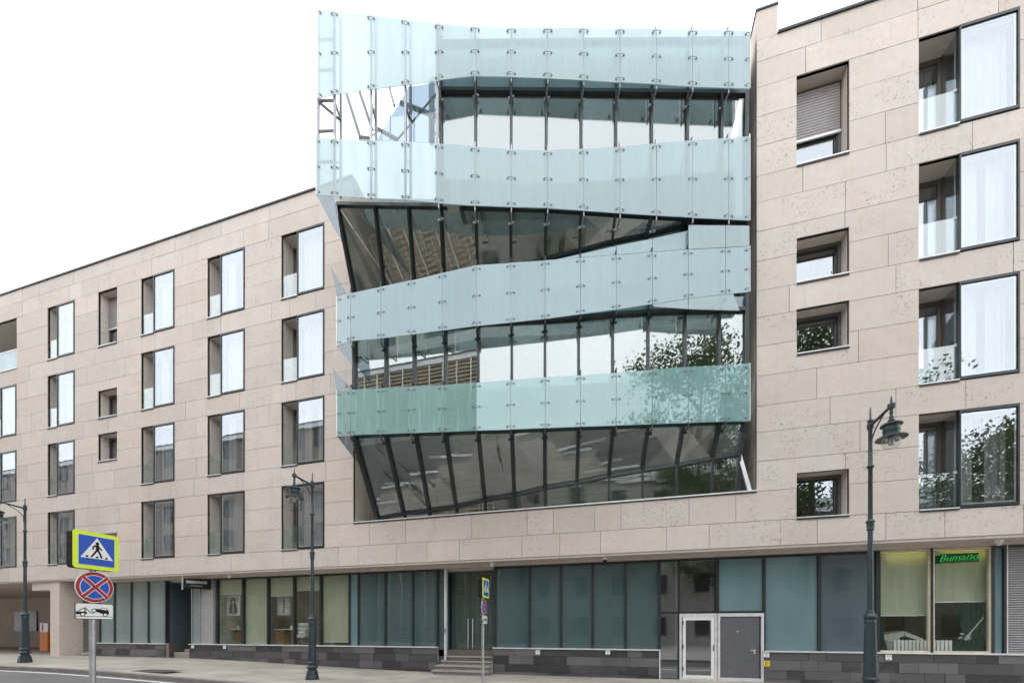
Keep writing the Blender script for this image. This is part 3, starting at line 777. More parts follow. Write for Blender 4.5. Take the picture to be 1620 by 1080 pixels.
# ------------------------------------------------------------------ ground floor
GY = 0.80; PT = 0.945
def ux(x): return U(x, GY)
core = MB()
core.box(XL - 60, ux(156), 6.8, 7.0, -0.1, 3.95)
core.build('passage_rear_wall', stone, bld)
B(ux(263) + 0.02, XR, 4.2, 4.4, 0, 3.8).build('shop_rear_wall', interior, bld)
B(ux(306), XR, 0.86, 4.2, 0.60, PT - 0.10).build('shop_floor', floor_m, bld)
for x in (340, 520, 693, 783, 1070, 1380, 1590): B(ux(x), ux(x) + 0.12, 1.0, 4.2, PT - 0.10, 3.8).build('partition', interior, bld)
# plinth with separate blocks
def plinth(x0, x1, side=None):
    a, b = ux(x0), ux(x1)
    c = B(a, b, 0.742, 0.86, -0.1, PT - 0.03).build('plinth', mortar, bld)
    z = PT - 0.031; row = 0
    while z > -0.1:
        h = [0.24, 0.30, 0.27, 0.30][row % 4]; x = a
        while x < b - 0.02:
            wd = rnd.choice([0.45, 0.6, 0.8, 0.95, 1.15]); x2 = min(b, x + wd)
            if b - x2 < 0.25: x2 = b
            o = B(x + 0.004, x2 - 0.004, 0.70 + rnd.uniform(-0.012, 0.006), 0.741, max(-0.1, z - h + 0.004), z - 0.004).build('plinth_block', plinth_m, c)
            x = x2
        z -= h; row += 1
    B(a, b, 0.655, 0.86, PT - 0.029, PT + 0.012).build('plinth_cap', lightmetal, c)
    return c
for a, b in ((155, 265), (303, 693), (781, 1043), (1208, 1700)): plinth(a, b)
HZ = 3.858
def field(x0, x1, mat, z0=PT + 0.013, z1=HZ, name='shop_pane', y=GY):
    return B(U(x0, y) + 0.022, U(x1, y) - 0.022, y, y + 0.02, z0, z1).build(name, mat, bld)
def post(x, z0=PT + 0.013, z1=HZ, wd=0.075, mat=darkmetal, y=GY):
    return B(U(x, y) - wd / 2, U(x, y) + wd / 2, y - 0.055, y + 0.08, z0, z1).build('shop_mullion', mat, bld)
def head(x0, x1, y=GY): return B(U(x0, y), U(x1, y), y - 0.05, y + 0.07, HZ - 0.075, HZ - 0.001).build('shop_head', darkmetal, bld)
# corner unit at the left
fx = [159.4, 182.4, 209, 236, 263.5]
for a, b in zip(fx[:-1], fx[1:]): field(a, b, teal_pale)
for x in fx: post(x)
B(ux(263.5) + 0.04, ux(263.5) + 0.06, 0.9, 4.2, PT, HZ).build('side_pane', teal_grey, bld)
B(ux(263.5) + 0.0, ux(263.5) + 0.05, 0.87, 4.2, -0.1, PT - 0.01).build('side_plinth', plinth_m, bld)
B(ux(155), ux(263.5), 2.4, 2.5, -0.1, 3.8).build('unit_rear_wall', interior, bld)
# recess with steps between the units
st = B(ux(268), ux(303), 1.0, 4.2, -0.1, gz(-19) + 0.10).build('recess_steps', paving_m, bld)
for i in range(4): B(ux(268) + 0.25 * i, ux(303), 1.0 + 0.3 * i, 4.2, gz(-19) + 0.11 + 0.14 * i, gz(-19) + 0.24 + 0.14 * i).build('step', paving_m, st)
B(ux(303) - 0.1, ux(306), 0.86, 4.2, -0.1, 3.8).build('partition', interior, bld)
field(305, 317, teal_pale)
gr = B(ux(317), ux(338), GY + 0.05, GY + 0.08, PT, HZ).build('slat_panel', slat_m, bld)
n = 26
for i in range(n): B(ux(317) + 0.02, ux(338) - 0.02, GY - 0.005, GY + 0.05, PT + 0.02 + i * (HZ - PT - 0.05) / n, PT + 0.02 + (i + 0.78) * (HZ - PT - 0.05) / n).build('slat', slat_m, gr)
for x in (305, 317): post(x, wd=0.04, mat=greymetal)
# hairdresser windows
fx = [344, 385, 424.7, 466, 508, 553.6, 568, 610.5, 654, 692]
mt = [shop_glass] * 5 + [teal_mid, teal_dark, teal_dark, teal_dark]
for a, b, m_ in zip(fx[:-1], fx[1:], mt): field(a, b, m_)
for x in fx: post(x)
head(338, 696)
def blind(x0, x1, zb, mat=blind_m, y=GY + 0.12, zt=HZ - 0.02):
    a, b = U(x0, y) + 0.06, U(x1, y) - 0.06
    o = B(a, b, y, y + 0.006, zb, zt).build('roller_blind', mat, bld)
    B(a, b, y - 0.012, y + 0.018, zb - 0.03, zb).build('blind_rail', lightmetal, o)
    return o
blind(344, 385, Zh(365, 938, GY)); blind(385, 424.7, PT + 0.06); blind(424.7, 466, Zh(445, 941, GY)); blind(466, 508, Zh(487, 932, GY)); blind(508, 553.6, PT + 0.16)
# recessed main entrance
B(ux(693), ux(703), 0.86, 1.3, 0, HZ).build('entrance_jamb', teal_dark, bld)
B(ux(703.5), ux(706.5), GY - 0.04, GY + 0.1, 0.02, HZ).build('entrance_post', lightmetal, bld)
ed = B(ux(706), ux(782), 1.30, 1.36, 0.60, HZ).build('entrance_door', door_green, bld)
for x in (740.5, 747.8):
    p0, p1 = onY(x, 978, 1.24), onY(x, 1025, 1.24)
    MB().tube(p0, p1, 0.018, 8).build('door_handle', lightmetal, ed)
B((onY(744, 995, 1.3)).x - 0.006, (onY(744, 995, 1.3)).x + 0.006, 1.292, 1.299, 0.62, HZ).build('door_gap', darkmetal, ed)
B(ux(781), ux(783) + 0.02, 0.87, 1.36, -0.1, HZ).build('entrance_return', teal_dark, bld)
es = B(U(707, 0.9), ux(781), 0.60, 1.40, 0.02, 0.465).build('entrance_steps', paving_m, bld)
for i, (xl_, y0) in enumerate(((682, 0.0), (688, 0.27), (697, 0.54), (706, 0.81))):
    z = 0.155 * (i + 1); a = U(xl_, y0); b = ux(781) - 0.006
    B(a, b, y0, 1.38, z - 0.05, z).build('tread', paving_m, es)
    B(a + 0.04, b, y0 + 0.035, 1.38, z - 0.154, z - 0.0505).build('riser', kerb_m, es)
# dark office windows
fx = [783.5, 838, 887.5, 937.5, 989.5, 1043]
for a, b in zip(fx[:-1], fx[1:]): field(a, b, teal_dark)
for x in fx: post(x, wd=0.085)
head(782, 1388)
B(ux(1043) - 0.015, ux(1043) + 0.025, 0.66, 0.86, -0.1, PT + 0.012).build('plinth_edge', lightmetal, bld)
TZ = Zh(1105, 969, GY)
field(1043, 1074, win_glass, 0.03, TZ - 0.02); field(1043, 1074, win_glass, TZ + 0.05, HZ); field(1074, 1135, win_glass, TZ + 0.05, HZ); field(1135, 1208, teal_mid, TZ + 0.05, HZ)
for x, z0 in ((1074, 0.0), (1135, TZ), (1208, 0.0)): post(x, z0)
B(ux(1043), ux(1208), GY - 0.04, GY + 0.06, TZ - 0.02, TZ + 0.05).build('shop_transom', darkmetal, bld)
# glazed door and steel door, with pale frames
gd = rect_frame(ux(1074.5), ux(1133.5), 0.0, TZ - 0.021, GY - 0.07, GY + 0.05, 0.07, 0.10).build('glazed_door', lightmetal, bld)
leaf = rect_frame(ux(1078) + 0.03, ux(1130) - 0.02, 0.05, TZ - 0.13, GY - 0.09, GY - 0.02, 0.085, 0.10).build('door_leaf', paint_white, gd)
B(ux(1083) + 0.02, ux(1126), GY - 0.05, GY - 0.035, 0.15, TZ - 0.23).build('door_pane', win_glass, gd)
for z in (0.30, 1.0, 1.75): B(ux(1079.3), ux(1080.6), GY - 0.12, GY - 0.09, z, z + 0.12).build('hinge', darkmetal, gd)
B(ux(1127.5), ux(1128.5), GY - 0.13, GY - 0.09, 0.95, 1.12).build('door_handle', darkmetal, gd)
sdr = rect_frame(ux(1134.5), ux(1207.5), 0.0, TZ - 0.021, GY - 0.07, GY + 0.05, 0.075, 0.10).build('steel_door', lightmetal, bld)
B(ux(1139) + 0.01, ux(1202) - 0.02, GY - 0.03, GY + 0.02, 0.02, TZ - 0.125).build('door_leaf', door_grey, sdr)
hx, hz = ux(1193), Zh(1193, 1028, GY)
m = MB(); m.box(hx - 0.02, hx + 0.02, GY - 0.045, GY - 0.031, hz - 0.11, hz + 0.03); m.tube((hx, GY - 0.04, hz), (hx, GY - 0.10, hz), 0.012); m.tube((hx, GY - 0.09, hz), (hx - 0.12, GY - 0.09, hz), 0.011)
m.build('door_handle', lightmetal, sdr)
B(ux(1165), ux(1168), GY - 0.036, GY - 0.031, Zh(1166, 998, GY) - 0.01, Zh(1166, 998, GY) + 0.012).build('door_number', lightmetal, sdr)
# film covered panes, then the beauty salon
field(1208, 1295, teal_mid); field(1295, 1386.5, teal_grey)
for x in (1295,): post(x, wd=0.09)
post(1387.5, wd=0.10)
salon_frame = plain('salon_frame', (0.60, 0.55, 0.42), 0.5)
for a, b, zb in ((1388.5, 1471, Zh(1430, 972, GY)), (1474.5, 1567, Zh(1520, 950, GY))):
    fr = rect_frame(ux(a), ux(b), PT + 0.014, HZ - 0.02, GY - 0.03, GY + 0.07, 0.045).build('shop_window', salon_frame, bld)
    B(ux(a) + 0.04, ux(b) - 0.04, GY + 0.0, GY + 0.012, PT + 0.055, HZ - 0.06).build('pane', shop_glass, fr)
    o = blind(a + 1, b - 1, zb, blind_y, GY + 0.16, HZ - 0.07)
post(1472.7, wd=0.05); post(1569, wd=0.06); field(1570, 1587, teal_mid); post(1588.5, wd=0.07); 
B(ux(1590), ux(1591.5), GY - 0.06, GY + 0.05, PT, HZ + 0.02).build('louvre_edge', lightmetal, bld)
lv = B(ux(1591.5), XR, GY + 0.06, GY + 0.09, PT, HZ).build('louvre', slat_m, bld)
n = 46
for i in range(n):
    z = PT + 0.02 + i * (HZ - PT - 0.04) / n
    MB().prism([(ux(1591.5), GY - 0.01, z), (ux(1591.5), GY + 0.055, z + 0.04), (ux(1591.5), GY + 0.055, z + 0.05), (ux(1591.5), GY - 0.01, z + 0.015)], (XR - ux(1591.5) - 0.01, 0, 0)).build('louvre_slat', slat_m, lv)
head(1569, 1700)
# passage at the far left: column, beam, recessed wall, steps
cx0, cx1 = U(79.5, 0.1), U(94, 0.1)
cl_ = B(cx0, cx1, 0.10, 1.0, -0.1, 3.93).build('column', stone, bld)
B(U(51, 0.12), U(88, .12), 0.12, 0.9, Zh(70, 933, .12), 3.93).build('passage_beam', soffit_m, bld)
B(cx1 + 0.005, ux(156) + 2.2, 2.0, 2.2, -0.1, 3.8).build('recess_wall', stone, bld)
ps = B(cx1 + 0.3, ux(155), 1.0, 2.0, 0.0, 0.34).build('recess_steps', paving_m, bld)
for i in range(3): B(cx1 + 0.4 + i * 1.2, ux(155), 0.7 + 0.28 * i, 2.0, 0.345 + 0.12 * i, 0.46 + 0.12 * i).build('step', paving_m, ps)
for a, b, z0, z1 in ((-3, 22, 1.6, 2.9),): B(U(22, 6.7), U(57, 6.7), 6.72, 6.79, Zh(40, 998, 6.7), Zh(40, 966, 6.7)).build('passage_panel', darkmetal, bld)  # dark panel fixed on the rear wall of the passage
B(cx0 - 1.2, cx0 - 0.2, 1.1, 6.7, -0.1, 3.93).build('passage_side_wall', interior, bld)

# ------------------------------------------------------------------ street lamps
def make_lamp():
    r = thing('street_lamp', '', 'street lamp')
    MB().lathe([(0.205, 0), (0.205, 0.02), (0.165, 0.22), (0.16, 0.24)], n=8, phase=R(22.5)).build('foot', lamp_paint, r)
    MB().lathe([(0.15, 0.24), (0.155, 0.27), (0.12, 0.30), (0.12, 0.33), (0.165, 0.36), (0.17, 0.39), (0.125, 0.43), (0.12, 0.46), (0.155, 0.49), (0.165, 0.53), (0.13, 0.56)], n=24).build('base_ring', lamp_paint, r, True)
    MB().lathe([(0.128, 0.56), (0.118, 1.0), (0.100, 1.72)], n=8, phase=R(22.5)).build('lower_shaft', lamp_paint, r)
    MB().lathe([(0.10, 1.72), (0.108, 1.74), (0.108, 1.78), (0.098, 1.80), (0.112, 1.83), (0.125, 1.86), (0.128, 1.885), (0.095, 1.93), (0.072, 1.96), (0.075, 1.99), (0.055, 2.02)], n=24).build('collar', lamp_paint, r, True)
    MB().lathe([(0.052, 2.02), (0.048, 3.8), (0.046, 3.82)], n=16).build('post', lamp_paint, r, True)
    MB().lathe([(0.048, 3.75), (0.07, 3.78), (0.06, 3.82), (0.072, 3.86), (0.062, 3.90), (0.085, 3.95), (0.06, 3.985), (0.045, 4.0)], n=20).build('collar', lamp_paint, r, True)
    MB().lathe([(0.044, 4.0), (0.040, 5.1), (0.055, 5.12), (0.070, 5.15), (0.055, 5.18), (0.040, 5.2), (0.038, 5.95), (0.06, 5.98), (0.062, 6.08), (0.045, 6.1), (0.06, 6.15), (0.03, 6.18), (0.018, 6.22), (0.014, 6.40), (0.004, 6.45)], n=16).build('upper_post', lamp_paint, r, True)
    a = MB()
    a.tube((0, 0, 6.04), (0, -0.72, 6.10), 0.033, 10, 0.026); a.tube((0, -0.04, 5.72), (0, -0.20, 5.90), 0.014); a.tube((0, -0.20, 5.90), (0, -0.48, 6.06), 0.014)
    a.tube((0, -0.04, 5.5), (0, -0.04, 5.74), 0.013); a.lathe([(0.06, -0.05), (0.065, 0.03), (0.02, 0.06), (0.012, 0.18), (0.003, 0.2)], (0, -0.72, 6.10), 12)
    a.lathe([(0.028, -0.36), (0.055, -0.32), (0.06, -0.29), (0.03, -0.26), (0.04, -0.22), (0.022, -0.18), (0.035, -0.14), (0.025, -0.1), (0.04, -0.05)], (0, -0.72, 6.10), 14)
    a.build('arm', lamp_paint, r, True)
    l = MB().lathe([(0.05, 5.76), (0.14, 5.745), (0.175, 5.72), (0.178, 5.70), (0.135, 5.675), (0.132, 5.62), (0.14, 5.61), (0.14, 5.595), (0.132, 5.585), (0.132, 5.515), (0.15, 5.50), (0.25, 5.455), (0.255, 5.44), (0.14, 5.445), (0.05, 5.45)], (0, -0.72, 0), 28).build('lantern', lamp_paint, r, True)
    MB().lathe([(0.15, 5.442), (0.158, 5.40), (0.152, 5.34), (0.125, 5.28), (0.08, 5.24), (0.01, 5.225)], (0, -0.72, 0), 24).build('globe', globe_glass, l, True)
    MB().lathe([(0.05, 5.44), (0.05, 5.34), (0.035, 5.31)], (0, -0.72, 0), 12).build('bulb', greymetal, l, True)
    return r
lamp = make_lamp()
spots = [(1377, -2.60, 'tall dark green street lamp in front of the salon window with drawn blinds'),
         (494, -2.60, 'dark green street lamp standing before the hairdresser windows'),
         (39.5, -2.80, 'street lamp at the far left before the open passage')]
for i, (x, Y, lb) in enumerate(spots):
    o = lamp if i == 0 else copy_tree(lamp)
    X = U(x, Y); o.location = (X, Y, gz(X) + (0.0 if i == 0 else 0.01) + (0.08 if i == 1 else 0)); tag(o, lb, 'street lamp', 'street lamps along the kerb')
    if i == 1: o.location.z = gz(X) + 0.002

# ------------------------------------------------------------------ road sign posts (faces look along the street)
def poly_x(pts, x, th, c=(0, 0)):       # plate in the YZ plane, thickness along +x
    return MB().prism([(x, c[0] + a, c[1] + b) for a, b in pts], (th, 0, 0))
def rrect(w_, h_, r_, n=5):
    p = []
    for cx, cy, a0 in ((w_ / 2 - r_, h_ / 2 - r_, 0), (-w_ / 2 + r_, h_ / 2 - r_, 90), (-w_ / 2 + r_, -h_ / 2 + r_, 180), (w_ / 2 - r_, -h_ / 2 + r_, 270)):
        for i in range(n + 1):
            t = R(a0 + 90 * i / n); p.append((cx + r_ * math.cos(t), cy + r_ * math.sin(t)))
    return p
def circ(r_, n=40, c=(0, 0)): return [(c[0] + r_ * math.cos(2 * math.pi * i / n), c[1] + r_ * math.sin(2 * math.pi * i / n)) for i in range(n)]
def make_signpost():
    r = thing('sign_post', '', 'road sign')
    MB().lathe([(0.038, -0.1), (0.038, 2.92)], n=16).build('pole', galv, r, True)
    zc = 2.765
    bx = poly_x(rrect(0.545, 0.545, 0.045), -0.05, 0.13, (0, zc)).build('sign_box', paint_black, r)
    e = 0.0806
    poly_x(rrect(0.55, 0.55, 0.045), 0.0802, 0.012, (0, zc)).build('lime_border', sign_lime, bx)
    poly_x(rrect(0.44, 0.44, 0.01), 0.0925, 0.002, (0, zc)).build('white_edge', sign_white, bx)
    poly_x(rrect(0.43, 0.43, 0.008), 0.0948, 0.002, (0, zc)).build('blue_field', sign_blue, bx)
    poly_x([(-0.195, -0.115), (0.195, -0.115), (0.0, 0.195)], 0.0970, 0.002, (0, zc)).build('triangle', sign_white, bx)
    fig = MB()
    def f(pts):
        m = poly_x(pts, 0.0993, 0.002, (0, zc)); o = len(fig.v); fig.v.extend(m.v); fig.f.extend(tuple(q + o for q in g) for g in m.f)
    f(circ(0.023, 16, (0.002, 0.113)))
    f([(-0.030, 0.088), (0.022, 0.090), (0.030, 0.060), (0.022, 0.010), (-0.018, 0.012), (-0.014, 0.050)])
    f([(-0.030, 0.088), (-0.014, 0.070), (-0.042, 0.045), (-0.046, 0.010), (-0.062, 0.012), (-0.058, 0.056)])
    f([(0.022, 0.090), (0.030, 0.060), (0.052, 0.040), (0.062, 0.022), (0.050, 0.014), (0.034, 0.034), (0.022, 0.05)])
    f([(-0.018, 0.014), (0.010, 0.012), (-0.018, -0.035), (-0.060, -0.098), (-0.084, -0.098), (-0.046, -0.035)])
    f([(-0.010, 0.014), (0.022, 0.012), (0.044, -0.030), (0.066, -0.098), (0.040, -0.098), (0.022, -0.038)])
    for c in (-0.125, -0.005, 0.115): f([(c - 0.025, -0.104), (c + 0.016, -0.104), (c + 0.008, -0.075), (c - 0.008, -0.075)] if c > 0 else [(c - 0.016, -0.104), (c + 0.02, -0.104), (c + 0.014, -0.075), (c - 0.002, -0.075)])
    fig.build('walking_figure', paint_black, bx)
    zc2 = 2.23
    d = poly_x(circ(0.232), 0.040, 0.010, (0, zc2)).build('round_sign', sign_white, r)
    poly_x(circ(0.224), 0.0502, 0.002, (0, zc2)).build('red_disc', sign_red, d)
    poly_x(circ(0.180), 0.0524, 0.0015, (0, zc2)).build('white_ring', sign_white, d)
    poly_x(circ(0.172), 0.0541, 0.0015, (0, zc2)).build('blue_disc', sign_blue, d)
    q = math.sqrt(0.5)
    for kk, (wd, xx, mt_) in enumerate(((0.030, 0.0558, sign_white), (0.021, 0.0575, sign_red))):
        L = 0.200
        for s in (1, -1):
            u = (q, q * s); n_ = (-q * s, q)
            poly_x([(u[0] * L + n_[0] * wd, u[1] * L + n_[1] * wd), (-u[0] * L + n_[0] * wd, -u[1] * L + n_[1] * wd), (-u[0] * L - n_[0] * wd, -u[1] * L - n_[1] * wd), (u[0] * L - n_[0] * wd, u[1] * L - n_[1] * wd)], xx + (0.0004 if s < 0 else 0), 0.0012, (0, zc2)).build('cross_bar', mt_, d)
    zc3 = 1.87
    p = poly_x(rrect(0.46, 0.235, 0.03), 0.040, 0.010, (0, zc3)).build('tow_plate', paint_black, r)
    poly_x(rrect(0.447, 0.222, 0.025), 0.0502, 0.002, (0, zc3)).build('white_field', sign_white, p)
    cr = MB()
    def g(pts, x=0.0524):
        m = poly_x(pts, x, 0.0015, (0, zc3)); o = len(cr.v); cr.v.extend(m.v); cr.f.extend(tuple(k + o for k in h) for h in m.f)
    g([(-0.223, -0.073), (0.223, -0.073), (0.223, -0.080), (-0.223, -0.080)])
    g([(-0.222, -0.005), (-0.100, -0.010), (-0.095, -0.040), (-0.222, -0.050)])
    g([(-0.200, 0.005), (-0.125, 0.055), (-0.118, 0.050), (-0.185, 0.002)])
    g([(-0.125, 0.055), (-0.112, 0.055), (-0.112, -0.010), (-0.125, -0.010)])
    g([(-0.115, 0.040), (-0.050, -0.032), (-0.005, -0.026), (-0.005, -0.018), (-0.046, -0.022), (-0.108, 0.046)])
    g([(-0.030, 0.030), (-0.018, 0.042), (0.050, 0.035), (0.085, 0.060), (0.135, 0.052), (0.165, 0.020), (0.172, -0.030), (0.160, -0.045), (0.090, -0.035), (0.0, 0.0)])
    for c in ((-0.145, -0.048), (-0.015, 0.012), (0.125, -0.048)): g(circ(0.030, 18, c), 0.0526)
    cr.build('tow_truck_symbol', paint_black, p)
    wh = MB()
    for c in ((-0.145, -0.048), (-0.015, 0.012), (0.125, -0.048)):
        m = poly_x(circ(0.020, 16, c), 0.0543, 0.0012, (0, zc3)); o = len(wh.v); wh.v.extend(m.v); wh.f.extend(tuple(k + o for k in h) for h in m.f)
    m = poly_x([(0.058, 0.036), (0.088, 0.053), (0.128, 0.046), (0.148, 0.020)], 0.0543, 0.0012, (0, zc3)); o = len(wh.v); wh.v.extend(m.v); wh.f.extend(tuple(k + o for k in h) for h in m.f)
    wh.build('symbol_wheels', sign_white, p)
    for z in (2.23, 1.87): B(-0.045, 0.042, -0.05, 0.05, z - 0.02, z + 0.02).build('bracket', galv, r)
    return r
sp = make_signpost()
sp.location = (U(146.5, -9.0), -9.0, 0.0)
tag(sp, 'near sign post with lime bordered pedestrian crossing sign, no stopping sign and tow plate', 'road sign', 'crossing sign posts')
s2 = copy_tree(sp); s2.location = (U(764, -2.3), -2.3, 0.0)
tag(s2, 'far crossing sign post seen edge on before the main entrance steps', 'road sign', 'crossing sign posts')

# ------------------------------------------------------------------ small fixtures
def text_mesh(name, body, size, mat, parent, loc, rot, shear=0.0, ext=0.004, bold=0.0, align='CENTER'):
    c = bpy.data.curves.new(name, 'FONT'); c.body = body; c.size = size; c.extrude = ext; c.shear = shear; c.offset = bold
    c.align_x = align; c.align_y = 'CENTER'; c.resolution_u = 3
    t = bpy.data.objects.new(name + '_tmp', c); COL.objects.link(t)
    dg = bpy.context.evaluated_depsgraph_get(); me = bpy.data.meshes.new_from_object(t.evaluated_get(dg)); bpy.data.objects.remove(t)
    me.name = name; me.materials.clear(); me.materials.append(mat)
    o = bpy.data.objects.new(name, me); COL.objects.link(o); o.location = loc; o.rotation_euler = rot
    if parent: o.parent = parent
    return o
cams = [(363, 909, 'white dome camera under the soffit above the framed portrait window'), (778.7, 894, 'white dome camera under the soffit right of the main entrance'),
        (957, 886, 'dark dome camera under the soffit above the dark office windows'), (1580, 857, 'small dome camera under the soffit beside the louvre')]
for i, (x, y, lb) in enumerate(cams):
    r = thing('security_camera', lb, 'camera', (U(x, 0.35), 0.35, 3.93), 0, 'dome cameras under the soffit')
    MB().lathe([(0.085, 0), (0.085, -0.06), (0.075, -0.075)], n=20).build('housing', paint_white, r, True)
    MB().lathe([(0.07, -0.075), (0.062, -0.11), (0.035, -0.14), (0.005, -0.15)], n=20).build('dome', paint_black if i in (2,) else lightmetal, r, True)
notes = [(850.6, 1031, 'white square notice at the left of the dark office plinth'), (961.5, 1031, 'white square notice at the right of the dark office plinth'),
         (304.8, 1022, 'white notice at the plinth corner beside the recess steps'), (355, 1023, 'white notice on the plinth under the portrait window'),
         (1212.5, 1035, 'white notice on the plinth just right of the grey steel door'), (1406, 1039, 'white notice on the plinth under the salon window')]
for x, y, lb in notes:
    p = onY(x, y, 0.67); r = thing('notice_plate', lb, 'notice', p, 0, 'notices on the plinth')
    B(-0.075, 0.075, 0, 0.012, -0.075, 0.075).build('plate', paint_white, r)
    m = MB()
    for a, b, c, d in ((-0.05, -0.005, 0.02, 0.05), (0.01, 0.05, 0.02, 0.05), (-0.02, 0.02, -0.055, -0.02)): m.box(a, b, -0.003, -0.0005, c, d)
    m.build('print', greymetal, r)
p = onY(1213, 1049, 0.67); r = thing('yellow_notice', 'yellow square notice below the white one beside the steel door', 'notice', p)
B(-0.085, 0.085, 0, 0.012, -0.085, 0.085).build('plate', yellow_m, r)
m = MB(); m.box(-0.045, 0.045, -0.003, -0.0005, -0.05, -0.035); m.box(-0.045, -0.03, -0.003, -0.0005, -0.03, 0.05); m.box(-0.02, 0.05, -0.003, -0.0005, 0.03, 0.05); m.box(0.0, 0.012, -0.003, -0.0005, -0.03, 0.028); m.build('print', bronze, r)
p = onY(704.5, 995, 0.74); r = thing('intercom', 'small intercom on the pale post left of the main entrance', 'intercom', (ux(705), GY - 0.06, 1.55))
B(-0.03, 0.03, 0, 0.018, -0.09, 0.09).build('case', greymetal, r); B(-0.015, 0.015, -0.004, -0.0005, 0.0, 0.05).build('lens', paint_black, r)
# vent plate in the stone band
p = onY(1230, 848, -0.004); tag(B(p.x - 0.14, p.x + 0.14, -0.012, -0.004, p.z - 0.085, p.z + 0.085).build('cover_plate', stone), 'pale cover plate in the stone band above the film covered panes', 'plate')
# hanging hairdresser sign
X0 = U(296.5, -0.35); r = thing('hanging_sign', 'black hanging sign with white lettering above the slatted panel', 'sign', (U(304, 0.3), 0.3, 3.6))
S0 = onY(300, 916, 0.3)
ang = R(48)
w2, h2 = 0.95, 0.44
dx, dy = math.cos(ang), math.sin(ang)
pn = MB(); pn.box(0, w2, -0.04, 0.04, -h2 / 2, h2 / 2); o = pn.build('panel', paint_black, r)
r.location = (S0.x, 0.05, 3.60); r.rotation_euler = (0, 0, ang)
text_mesh('lettering', 'DESSANGE', 0.150, sign_white, r, (w2 / 2 - 0.02, -0.043, 0.06), (R(90), 0, 0), bold=0.003)
m = MB()
for k in range(9): m.prism([(w2 / 2 - 0.27 + k * 0.05, -0.046, -0.10 - 0.002 * k), (w2 / 2 - 0.235 + k * 0.05, -0.046, -0.10 - 0.002 * k), (w2 / 2 - 0.225 + k * 0.05, -0.046, -0.07 - 0.01 * (k % 3)), (w2 / 2 - 0.255 + k * 0.05, -0.046, -0.08)], (0, 0.003, 0))
m.build('small_print', greymetal, r, kind='stuff')
B(-0.07, -0.02, -0.03, 0.03, -0.28, 0.32).build('bracket', greymetal, r)
# neon script of the salon, in front of the blind
nx0, nx1 = ux(1478), ux(1556)
r = thing('neon_sign', 'green neon script lettering in the top of the salon window', 'neon sign', ((nx0 + nx1) / 2, GY + 0.07, Zh(1517, 881, GY)))
wN = nx1 - nx0
t = text_mesh('script', 'Bumaлo', 0.255, neon_m, r, (0.03, -0.01, 0.0), (R(90), 0, 0), shear=0.35, ext=0.010, bold=-0.004)
t.rotation_euler = (R(90), R(-2), 0)
B(-wN * 0.32, wN * 0.46, 0.02, 0.03, -0.13, 0.12).build('backing', neon_back, r)
B(-wN * 0.52, -wN * 0.325, 0.0, 0.03, -0.14, 0.08).build('leaf_mark', green_m, r)

# ------------------------------------------------------------------ things inside the shops
def framed(x0, x1, y0, y1, Y, lb, kind):
    a, b = onY(x0, y0, Y), onY(x1, y1, Y); r = thing('framed_poster', lb, 'poster', ((a.x + b.x) / 2, Y, (a.z + b.z) / 2), 0, 'posters in the hairdresser windows')
    hw, hh = abs(b.x - a.x) / 2, abs(a.z - b.z) / 2
    rect_frame(-hw, hw, -hh, hh, -0.02, 0.02, hw * 0.14).build('frame', sign_white if kind == 0 else greymetal, r)
    B(-hw * 0.88, hw * 0.88, 0.0, 0.012, -hh * 0.93, hh * 0.93).build('print', skin_paper, r)
    m = MB()
    if kind == 0:
        m.prism([(x * hw, -0.004, z * hh) for x, z in ((-.62, -.75), (-.6, -.2), (-.42, .25), (-.38, .6), (0, .8), (.36, .62), (.42, .2), (.6, -.25), (.66, -.75))], (0, 0.003, 0))
        B(-hw * 0.5, hw * 0.5, -0.006, -0.0045, -hh * 0.9, -hh * 0.82).build('caption', bronze, r)
        MB().prism([(math.cos(t_ * 0.5236) * hw * 0.2, -0.008, hh * 0.33 + math.sin(t_ * 0.5236) * hh * 0.2) for t_ in range(12)], (0, 0.003, 0)).build('face_tone', skin_paper, r)
        MB().prism([(x * hw, -0.008, z * hh) for x, z in ((-.2, -.7), (-.12, .1), (.1, .1), (.22, -.7))], (0, 0.003, 0)).build('collar_tone', greymetal, r)
    else:
        m.prism([(x * hw, -0.004, z * hh) for x, z in ((-.1, .8), (.05, .85), (.15, .1), (.05, -.75), (-.15, -.75), (-.05, .0))], (0, 0.003, 0))
        m.prism([(x * hw, -0.004, z * hh) for x, z in ((.2, -.12), (.85, -.15), (.85, -.22), (.2, -.2))], (0, 0.003, 0))
    m.build('picture', bronze, r)
framed(359, 379, 942, 973, 1.3, 'white framed portrait poster hanging in the leftmost hairdresser window', 0)
framed(438.5, 460, 943, 973, 1.3, 'grey poster with a slim figure in the second open hairdresser window', 1)
for x0, x1, lb in ((352, 377, 'wooden counter with pale top below the framed portrait'), (434, 463, 'wooden counter with pale top below the grey poster')):
    a = U(x0, 1.5); b = U(x1, 1.5); z = Zh(x0, 994, 1.5)
    r = thing('counter', lb, 'counter', ((a + b) / 2, 1.5, PT - 0.10), 0, 'hairdresser counters'); h = z - PT + 0.10; hw = abs(b - a) / 2
    B(-hw, hw, -0.02, 0.5, h - 0.05, h).build('top', lightmetal, r)
    B(-hw + 0.04, 0.0, 0.0, 0.45, 0, h - 0.051).build('cabinet', wood_m, r); B(hw - 0.12, hw - 0.06, 0.05, 0.4, 0, h - 0.051).build('leg', wood_m, r)
    MB().lathe([(0.05, h), (0.055, h + 0.05), (0.03, h + 0.11), (0.02, h + 0.16)], (hw * 0.5, 0.2, 0), 12).build('bottle', lightmetal, r, True)
